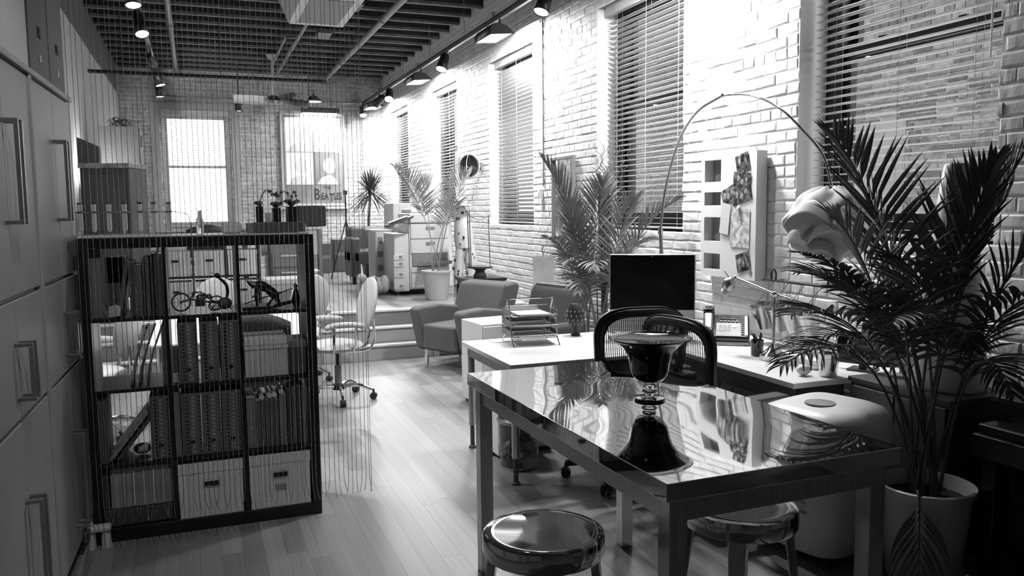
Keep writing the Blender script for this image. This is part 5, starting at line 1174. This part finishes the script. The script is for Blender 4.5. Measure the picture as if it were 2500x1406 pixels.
pinned(.22, .375, .53, .635, -20, m_photo, 'small dark photo sticking out left of the whiteboard stack', 4)
pinned(.28, .385, .31, .525, 8, m_white, 'white paper slip hanging left of the pinned photos', 5, 'note')
pinned(.06, .27, .22, .49, 1, m_photol, 'large pale sketch print with white border on the whiteboard', 1)
pinned(.05, .20, .06, .185, -14, m_photo, 'dark square photo alone at the bottom of the whiteboard', 1)
for y, z, l in ((.16, .85, 'white round magnet clip at the top of the pinned photos'), (.17, .49, 'white magnet clip above the pale sketch print')):
    q = T('magnet_clip', l, 'magnet', (3.585-.099, 4.55+y, 1.12+z)); MB().ball((0, 0, 0), .018, 14, 10, (.5, 1, 1.2)).build('clip_body', m_whitep, q, smooth=True); MB().box(-.006, .0, -.006, .006, -.05, 0).build('clip_jaw', m_whitep, q, bev=.002)
# bucket rail
t = T('hanging_rail', 'thin black rail on the brick wall carrying galvanised buckets', 'rail', (3.52, 3.0, 1.137)); MB().cyl((0, 0, 0), (0, 1.48, 0), .008, n=10).build('rail_bar', m_black, t, smooth=True); MB().ball((0, 1.48, 0), .012, 8, 6).build('end_knob', m_black, t, smooth=True)
for y in (1.38, .86, .3): MB().tube(catmull([(0, y-.02, 0), (0, y-.022, .05), (0, y, .075), (0, y+.022, .05), (0, y+.02, 0)], 6), .006, 8).cyl((0, y, .0), (.075, y, .0), .006, n=8).build('hook_loop', m_black, t, smooth=True)
for i, (y, l) in enumerate(((4.39, 'galvanised bucket hanging at the left end of the black rail'), (4.25, 'second galvanised bucket on the rail, behind the desk lamp pole'), (4.10, 'third galvanised bucket on the rail, right of the lamp pole'), (3.95, 'fourth galvanised bucket on the rail, behind palm leaves'))):
    q = T('hanging_bucket', l, 'bucket', (3.47, y, .83), 0, 'galvanised buckets on the black rail'); q.rotation_euler = (0, math.radians(-16), 0)
    MB().lathe([(.045, 0), (.046, .004), (.068, .155), (.072, .16), (.069, .16), (.065, .15), (.043, .006)], n=32).build('bucket_body', m_galv, q, smooth=True)
    MB().cyl((-.0, -.045, .158), (.133, .02, .281), .0022, n=5).cyl((0, .045, .158), (.133, -.02, .281), .0022, n=5).build('cross_string', m_twig, q)
t = T('wall_mirror', 'tall mirror with slim dark frame on the brick pier behind the palm', 'mirror', (3.585, 7.52, 1.25)); MB().box(-.04, 0, 0, .03, 0, .90).box(-.04, 0, .49, .52, 0, .90).box(-.04, 0, .03, .49, 0, .03).box(-.04, 0, .03, .49, .87, .90).build('frame', m_grey, t, bev=.003); MB().box(-.02, -.012, .03, .49, .03, .87).build('mirror_glass', m_mirror, t)
# ================= FLOOR THINGS =================
t = T('waste_bin', 'clear plastic waste bin full of crumpled rubbish under the pale desk', 'waste bin', (1.84, 4.70, 0))
MB().lathe([(.001, .004), (.11, .004), (.118, .02), (.135, .30), (.139, .31), (.135, .31), (.131, .295)], n=36).build('bin_body', m_thin, t, smooth=True)
MB().lathe([(.112, .0), (.116, .015), (.118, .02), (.112, .02)], n=36).lathe([(.136, .298), (.140, .304), (.138, .312), (.134, .308)], n=36).build('rim_band', m_satin, t, smooth=True)
random.seed(12)
for i in range(12):
    b = MB(); b.ball((0, 0, 0), random.uniform(.03, .05), 9, 7); b.v = [tuple(Vector(p)*random.uniform(.75, 1.2)) for p in b.v]; a = i*2.4; rr = .062*(i % 3 > 0)
    b.build('crumpled_paper', (m_bagw, m_dgrey, m_grey)[i % 3], t, loc=(rr*math.cos(a), rr*math.sin(a), .06+.018*i))
t = T('white_tower', 'white computer tower standing behind the waste bin', 'computer', (1.76, 4.86, 0)); MB().box(0, .05, 0, .30, .03, .38).build('side_panel', m_white, t, bev=.004); MB().box(.06, .42, .1, .30, .03, .36).build('case_body', m_white, t, bev=.004); MB().box(.0, .42, .11, .29, 0, .03).build('foot', m_dgrey, t)
t = T('air_cooler', 'white rounded plastic portable cooler with a grey round label on top', 'air cooler', (2.74, 3.02, 0), math.radians(14))
b = MB(); n = 36; rings = [(.045, .86), (.06, .96), (.15, 1.0), (.45, 1.03), (.58, 1.02), (.64, .98), (.68, .88), (.70, .70), (.71, .35), (.712, .02)]
for z, k in rings:
    for j in range(n):
        q = 2*PI*j/n; c, s_ = math.cos(q), math.sin(q); b.v.append((.27*k*math.copysign(abs(c)**.45, c), .24*k*math.copysign(abs(s_)**.45, s_), z))
for i in range(len(rings)-1):
    for j in range(n): j2 = (j+1) % n; b.f.append((i*n+j, i*n+j2, (i+1)*n+j2, (i+1)*n+j))
b.f.append(tuple(reversed(range(n)))); b.f.append(tuple((len(rings)-1)*n+j for j in range(n))); b.build('casing', m_whitep, t, smooth=True)
MB().lathe([(.001, .716), (.068, .714), (.07, .708)], n=32).build('round_label', m_grey, t, smooth=True, loc=(-.07, -.02, 0))
for k in range(5): MB().box(-.288, -.27, -.10, .02, .24+k*.045, .252+k*.045).build('side_rib', m_whitep, t, bev=.003)
for x, y in ((-.2, -.17), (.2, -.17), (-.2, .17), (.2, .17)): MB().cyl((x, y-.012, .022), (x, y+.012, .022), .022, n=12).build('caster', m_blackm, t, smooth=True)
t = T('black_sideboard', 'black lacquered stepped sideboard at the right edge beside the potted palm', 'sideboard', (3.09, 1.08, 0))
MB().box(.12, .46, 0, 1.42, 0, .77).build('case_body', m_black, t, bev=.006); MB().box(.10, .47, -.02, 1.44, .77, .80).build('lid', m_black, t, bev=.006); MB().box(-.05, .12, .02, 1.40, .56, .66).build('lower_shelf', m_black, t, bev=.008); MB().box(-.02, .12, .02, 1.40, .66, .70).build('step_board', m_black, t, bev=.012)
for y in (.06, 1.30): MB().box(-.03, .03, y, y+.06, 0, .56).build('leg', m_black, t, bev=.006)
MB().box(.09, .12, .1, 1.32, .1, .5).build('lower_panel', m_black, t, bev=.004)
t = T('cone_lamp', 'tall pale cone floor lamp behind the right palm', 'floor lamp', (3.35, 2.87, .7505)); MB().lathe([(.16, .0), (.165, .02), (.135, .35), (.10, .75), (.062, 1.05), (.055, 1.065), (.001, 1.07)], n=36).build('lamp_body', m_bulb, t, smooth=True)
t = T('wall_pipe', 'pale heating pipe running low along the brick wall by the right pot', 'pipe', (3.52, 1.4, .20)); MB().cyl((0, 0, 0), (0, 1.6, 0), .022, n=12).build('pipe_run', m_grey, t, smooth=True); MB().box(-.02, .08, .75, .79, -.03, .03).build('pipe_clip', m_grey, t)
# arc lamp
t = T('arc_lamp', 'tall chrome arc floor lamp with a crumpled white paper shade', 'floor lamp', (3.06, 5.55, 0))
Y0 = 5.55
arc = [(3.1, 5.085, 1.30), (3.1, 5.10, 1.46), (3.1, 5.036, 1.754), (3.1, 4.883, 2.056), (3.1, 4.665, 2.239), (3.1, 4.375, 2.315), (3.1, 4.11, 2.281), (3.1, 3.85, 2.179), (3.1, 3.643, 2.033), (3.1, 3.481, 1.886), (3.1, 3.415, 1.725)]
o = Vector((3.06, 5.55, 0)); t.location = (3.1, 5.42, 0); o = Vector(t.location)
MB().lathe([(.15, 0), (.155, .008), (.155, .03), (.14, .04), (.02, .045)], n=36).build('base', m_satin, t, smooth=True)
MB().tube([(0, 0, .04), (0, -.04, .5), (.0, -.2, .95), tuple(Vector(arc[0])-o), tuple(Vector(arc[1])-o)], .0135, 12).build('pole', m_satin, t, smooth=True)
MB().tube([p-o for p in catmull(arc[1:6], 8)], .009, 10).build('arc_tube', m_satin, t, smooth=True); MB().tube([p-o for p in catmull(arc[5:], 8)], .007, 10).build('arc_tip', m_chrome, t, smooth=True)
MB().cyl(Vector(arc[1])-o-Vector((0, 0, .03)), Vector(arc[1])-o+Vector((0, 0, .02)), .018, n=14).build('joint', m_chrome, t, smooth=True); MB().ball(Vector(arc[5])-o, .014, 10, 8).build('joint', m_chrome, t, smooth=True)
C0 = Vector((3.1, 3.42, 1.525))-o
b = MB(); nu, nv = 72, 26
for i in range(nv+1):
    th = PI*(.05+.80*i/nv)
    for j in range(nu):
        a = 2*PI*j/nu; w_ = 1+.075*math.sin(5*a+5*th)*math.sin(th)+.05*math.sin(9*a-3*th+1)+.04*math.sin(3*a+9*th)+.035*abs(math.sin(4*a+th*4))*2
        b.v.append(tuple(C0+Vector((math.cos(a)*math.sin(th)*.20*w_, math.sin(a)*math.sin(th)*.215*w_, math.cos(th)*.195*(1+.05*math.sin(6*a))))))
for i in range(nv):
    for j in range(nu): j2 = (j+1) % nu; b.f.append((i*nu+j, i*nu+j2, (i+1)*nu+j2, (i+1)*nu+j))
sh = b.build('lamp_shade', m_paper, t, smooth=True, solid=.003)
sh.data.polygons.foreach_set('use_smooth', [True]*len(sh.data.polygons))
# overlapping folds on the shade
for k, (a0, z0) in enumerate(((-2.6, .07), (-2.0, -.02), (-2.9, -.08), (-1.5, .06), (-2.3, -.12))):
    g = []
    for i in range(13):
        u = i/12; a = a0+(u-.5)*1.5; row = []
        for j in range(5):
            v_ = j/4; z = z0+.10*math.sin(u*PI*1.5)*.6-.07*v_; th = math.acos(max(-.95, min(.95, z/.2))); rr = math.sin(th)*(.215+.045*v_+.01*math.sin(9*u)); row.append(tuple(C0+Vector((math.cos(a)*rr, math.sin(a)*rr, z))))
        g.append(row)
    MB().sheet(g).build('paper_fold', m_paper, sh, solid=.002, smooth=True)
# willow vase
t = T('willow_vase', 'tall slim black vase of curly willow twigs behind the palm', 'vase', (3.39, 6.52, 0)); MB().lathe([(.10, 0), (.10, .02), (.03, .04), (.03, .9), (.08, .92), (.08, .94)], n=20).build('stand', m_black, t, smooth=True)
MB().lathe([(.045, .941), (.05, .95), (.062, 1.70), (.066, 1.73), (.058, 1.73), (.05, 1.66)], n=20).build('vase_body', m_blackg, t, smooth=True)
random.seed(31)
for k in range(17):
    a = random.uniform(0, 6.28); L = random.uniform(.35, .72); le = Vector((random.uniform(-.22, .22), random.uniform(-.26, .20), 1)).normalized()
    if k in (0, 1): le = Vector((.1, -.55, .8)).normalized(); L = .55
    p = Vector((.02*math.cos(a), .02*math.sin(a), 1.60)); q = [p]; ph = random.random()*6
    for i in range(1, 17):
        u = i/16; q.append(p+le*(L*u+.12)+Vector((math.cos(ph+i*1.15), math.sin(ph+i*.9), 0))*(.012+.028*u))
    s = MB().tube(catmull(q, 3), [max(.0014, .0058*(1-j/49)) for j in range(49)], 5).build('twig', m_twig, t, smooth=True)
    if k % 2 == 0:
        c = q[8]; br = [c+Vector((math.cos(ph), math.sin(ph), 1.2)).normalized()*(.03*i)+Vector((math.cos(i*1.3+ph), math.sin(i*1.1), 0))*.012*(i > 0) for i in range(7)]
        MB().tube(catmull(br, 3), .0011, 4).build('side_twig', m_twig, s, smooth=True)
# ================= PALMS =================
def frond(par, base, tip, rise, nL, lmax, wid, mat, droop=.25, bare=.35, seed=0, name='frond', stemr=.008, ang=38, curl=.0):
    rnd = random.Random(seed); base, tip = Vector(base), Vector(tip)
    mid = (base+tip)/2+Vector((0, 0, rise))+Vector((0, 0, 0)); 
    h = base+(tip-base)*.42; ctrl = Vector((h.x*.8+base.x*.2, h.y*.8+base.y*.2, max(base.z, tip.z)*.5+mid.z*.5)) if rise else (base+tip)/2
    ctrl = (base+tip)/2; ctrl = base.lerp(ctrl, .75)+Vector((0, 0, rise))
    P = bez(base, ctrl, tip, 25); b = MB(); n = 5
    b.tube(P, [stemr*(1-.8*i/24) for i in range(25)], n)
    N = len(P)
    for i in range(nL*2):
        s = 1 if i % 2 else -1; k = i//2; u = bare+(1-bare)*(k+.3)/nL
        f = u*(N-1); i0 = min(N-2, int(f)); p = P[i0].lerp(P[i0+1], f-i0); tg = (P[i0+1]-P[i0]).normalized()
        side = tg.cross(Vector((0, 0, 1)));
        if side.length < .15: side = tg.cross(Vector((rnd.random(), 1, 0)))
        side.normalize(); upv = side.cross(tg).normalized()
        v_ = (u-bare)/(1-bare); L = lmax*(.45+.55*math.sin(PI*min(1, v_*.85+.18)))*(1-.35*v_**3)*rnd.uniform(.9, 1.08)
        A = math.radians(ang-12*v_+rnd.uniform(-5, 5)+(18*(1-v_)))
        d = (side*s*math.sin(A)+tg*math.cos(A)+upv*(.22+rnd.uniform(-.08, .08))).normalized(); wv = (d.cross(upv)).normalized()
        q = []
        dd = d.copy(); pp = p.copy(); st = 5
        pts = [pp.copy()]
        for j in range(st):
            dd = (dd+Vector((0, 0, -droop*(j+1)/st*.55))).normalized(); pp = pp+dd*L/st; pts.append(pp.copy())
        ws = [wid*.3, wid*.9, wid, wid*.8, wid*.45]
        # weld to the rachis ring vertices so the frond stays one surface
        ia = i0*n+(0 if s > 0 else 2); ib = i0*n+(1 if s > 0 else 3)
        k0 = len(b.v)
        fold = upv*wid*.35
        for j in range(1, 5): b.v += [tuple(pts[j]-wv*ws[j]*.5+fold*.3), tuple(pts[j]-fold*.2), tuple(pts[j]+wv*ws[j]*.5+fold*.3)]
        b.v.append(tuple(pts[5])); e = len(b.v)-1
        b.f += [(ia, k0, k0+1), (ia, k0+1, ib), (ib, k0+1, k0+2)]
        for j in range(3):
            a0 = k0+j*3; b.f += [(a0, a0+3, a0+4, a0+1), (a0+1, a0+4, a0+5, a0+2)]
        a0 = k0+9; b.f += [(a0, e, a0+1), (a0+1, e, a0+2)]
    return b.build(name, mat, par)
def palm(name, lab, loc, pot_r, pot_h, potmat, fr, mat, cat='potted plant', **kw):
    t = T(name, lab, cat, loc)
    MB().lathe([(.001, .012), (pot_r*.70, .012), (pot_r*.70, 0), (pot_r*.72, 0), (pot_r*.76, .02), (pot_r*.95, pot_h-.03), (pot_r*1.02, pot_h-.025), (pot_r*1.03, pot_h), (pot_r*.95, pot_h+.002), (pot_r*.90, pot_h-.05), (pot_r*.86, pot_h-.09)], n=44).build('pot', potmat, t, smooth=True)
    MB().lathe([(.001, pot_h-.055), (pot_r*.5, pot_h-.05), (pot_r*.89, pot_h-.06)], n=30).build('soil', m_soil, t, smooth=True)
    o = Vector(loc)
    for i, f in enumerate(fr):
        tip, rise, nL, lm, wd, dr = f[:6]; an = f[6] if len(f) > 6 else 38
        a = i*2.4; bs = Vector((math.cos(a)*pot_r*.28, math.sin(a)*pot_r*.28, pot_h-.05))
        frond(t, bs, Vector(tip)-o, rise, nL, lm, wd, mat, dr, f[7] if len(f) > 7 else .3, seed=i+int(loc[0]*100), ang=an, **kw)
    return t
# right palm; tips are given as points in the room
t = T('side_cabinet', 'dark low side cabinet by the wall carrying the cone lamp', 'cabinet', (3.12, 2.66, 0)); MB().box(0, .46, 0, .60, .04, .725).build('body', m_dgrey, t, bev=.004); MB().box(-.01, .47, -.01, .61, .7255, .75).build('top_board', m_dgrey, t, bev=.003); MB().box(.02, .44, .02, .58, 0, .04).build('plinth', m_black, t); MB().box(-.018, 0, .01, .295, .06, .71).build('door', m_dgrey, t, bev=.003); MB().box(-.018, 0, .305, .59, .06, .71).build('door', m_dgrey, t, bev=.003)
palm('potted_palm', 'big dark potted palm in the right foreground, spreading over the steel table', (2.91, 2.59, 0), .195, .42, m_pot, [
    ((2.36, 2.60, 1.90), .62, 27, .40, .021, .10, 40, .36), ((2.97, 2.53, 1.72), .5, 20, .30, .021, .15, 22, .5), ((2.02, 2.40, 1.46), .62, 30, .13, .018, .4, 44, .44),
    ((2.05, 2.45, 1.22), .60, 24, .28, .017, .3, 42, .42), ((1.90, 2.32, 1.06), .66, 24, .26, .015, .5, 42, .46), ((2.72, 2.85, 1.74), .45, 20, .30, .020, .15, 28, .45),
    ((3.16, 2.40, 1.82), .5, 22, .32, .024, .12, 24, .46), ((3.05, 2.15, 1.56), .55, 22, .30, .022, .3, 38, .42), ((2.85, 2.00, 1.30), .62, 22, .28, .018, .4, 42, .42),
    ((2.20, 2.12, 1.22), .66, 22, .25, .016, .4, 40, .46), ((2.22, 2.62, 1.36), .62, 24, .28, .018, .3, 42, .42), ((2.78, 2.22, 1.78), .52, 20, .30, .022, .15, 22, .48),
    ((2.50, 2.05, 1.12), .72, 22, .24, .015, .5, 38, .46), ((2.42, 2.30, 1.42), .66, 22, .26, .018, .35, 40, .46),
    ((2.50, 2.75, 1.58), .58, 24, .32, .020, .2, 42, .4), ((2.28, 2.42, 1.30), .62, 24, .30, .020, .35, 46, .4), ((2.36, 2.75, 1.02), .66, 22, .28, .018, .5, 44, .4), ((3.02, 2.35, 1.66), .5, 20, .30, .024, .15, 30, .46), ((2.62, 1.98, .96), .7, 20, .24, .016, .6, 42, .44)], m_leaf)
pr = [o for o in bpy.data.objects if o.name.startswith('potted_palm')][0]
# a broken frond hanging over the white pot
frond(pr, (-.15, -.10, .44), (-.235, -.20, .06), .10, 9, .26, .016, m_leaf, .8, .35, seed=77, name='hanging_frond', ang=34)
for k in range(3): MB().ball((.155*math.cos(k*2.1+3.6), .155*math.sin(k*2.1+3.6), .024), .024, 10, 8).build('pot_foot', m_pot, pr, smooth=True)
palm('potted_palm', 'grey green potted palm behind the monitor and pale desk', (3.02, 6.00, 0), .20, .45, m_pot, [
    ((2.52, 5.88, 2.00), .62, 30, .32, .022, .08, 24, .34), ((2.98, 5.75, 1.84), .55, 24, .34, .022, .12, 40, .36), ((3.16, 5.56, 1.70), .52, 22, .34, .022, .15, 38, .42), ((3.46, 5.42, 1.68), .62, 24, .28, .024, .2, 30, .42),
    ((2.54, 5.84, 1.40), .62, 30, .22, .014, .4, 52, .34), ((2.66, 5.80, 1.20), .66, 24, .26, .016, .4, 46, .40), ((2.70, 5.62, .98), .70, 24, .26, .016, .5, 44, .36), ((3.20, 5.46, 1.36), .60, 24, .28, .018, .3, 40, .40),
    ((2.80, 5.56, 1.16), .74, 24, .28, .018, .4, 44, .38), ((2.72, 5.84, 1.66), .58, 26, .28, .020, .15, 32, .38)], M('palm_leaf_mid_lit', .2, .45, var=.25, noise=(7, .25)))  # leaf tone raised: some of the light is put into the colour
palm('potted_palm', 'brightly lit potted palm in a white tub beside the photocopier', (2.74, 9.74, PZ), .18, .36, m_pot, [
    ((2.22, 9.60, 2.12), .50, 34, .44, .016, .02, 52, .42), ((2.60, 9.74, 1.98), .45, 26, .36, .016, .05, 40, .5), ((3.02, 9.35, 2.04), .40, 28, .42, .016, .05, 44, .48), ((3.05, 9.68, 2.18), .45, 26, .40, .016, .05, 40, .48), ((2.92, 9.36, 1.70), .42, 26, .36, .016, .15, 46, .48)], m_leaf_lit)
t = T('dracaena', 'dark spiky dracaena plant before the back brick wall right of the poster', 'potted plant', (2.60, 13.0, PZ))
MB().lathe([(.13, 0), (.17, .30), (.18, .31), (.15, .30)], n=28).build('pot', m_dgrey, t, smooth=True); MB().tube(catmull([(0, 0, .28), (-.04, 0, .8), (.0, 0, 1.38)], 6), .022, 8).build('trunk', m_stem, t, smooth=True)
random.seed(6)
b = MB()
for k in range(190):
    a = random.uniform(0, 6.28); el = random.uniform(-.5, 1.45); L = random.uniform(.34, .54); d = Vector((math.cos(a)*math.cos(el), math.sin(a)*math.cos(el), math.sin(el))); p = Vector((0, 0, 1.30+random.uniform(0, .12)))
    w = d.cross(Vector((0, 0, 1))); w = (w if w.length > .1 else Vector((1, 0, 0))).normalized()*.013; dr = -.16*max(0, math.cos(el))
    q = [p, p+d*L*.35, p+d*L*.7+Vector((0, 0, dr*.4)), p+d*L+Vector((0, 0, dr))]; i = len(b.v)
    b.v += [tuple(q[0]), tuple(q[1]-w), tuple(q[1]+w), tuple(q[2]-w*.8), tuple(q[2]+w*.8), tuple(q[3])]; b.f += [(i, i+1, i+2), (i+1, i+3, i+4, i+2), (i+3, i+5, i+4)]
o = b.build('leaf_crown', m_leafd, t); o['kind'] = 'stuff'
for i, (x, y, z) in enumerate(((-1.0, 12.9, 0),)):
    pass
bpy.context.view_layer.update()
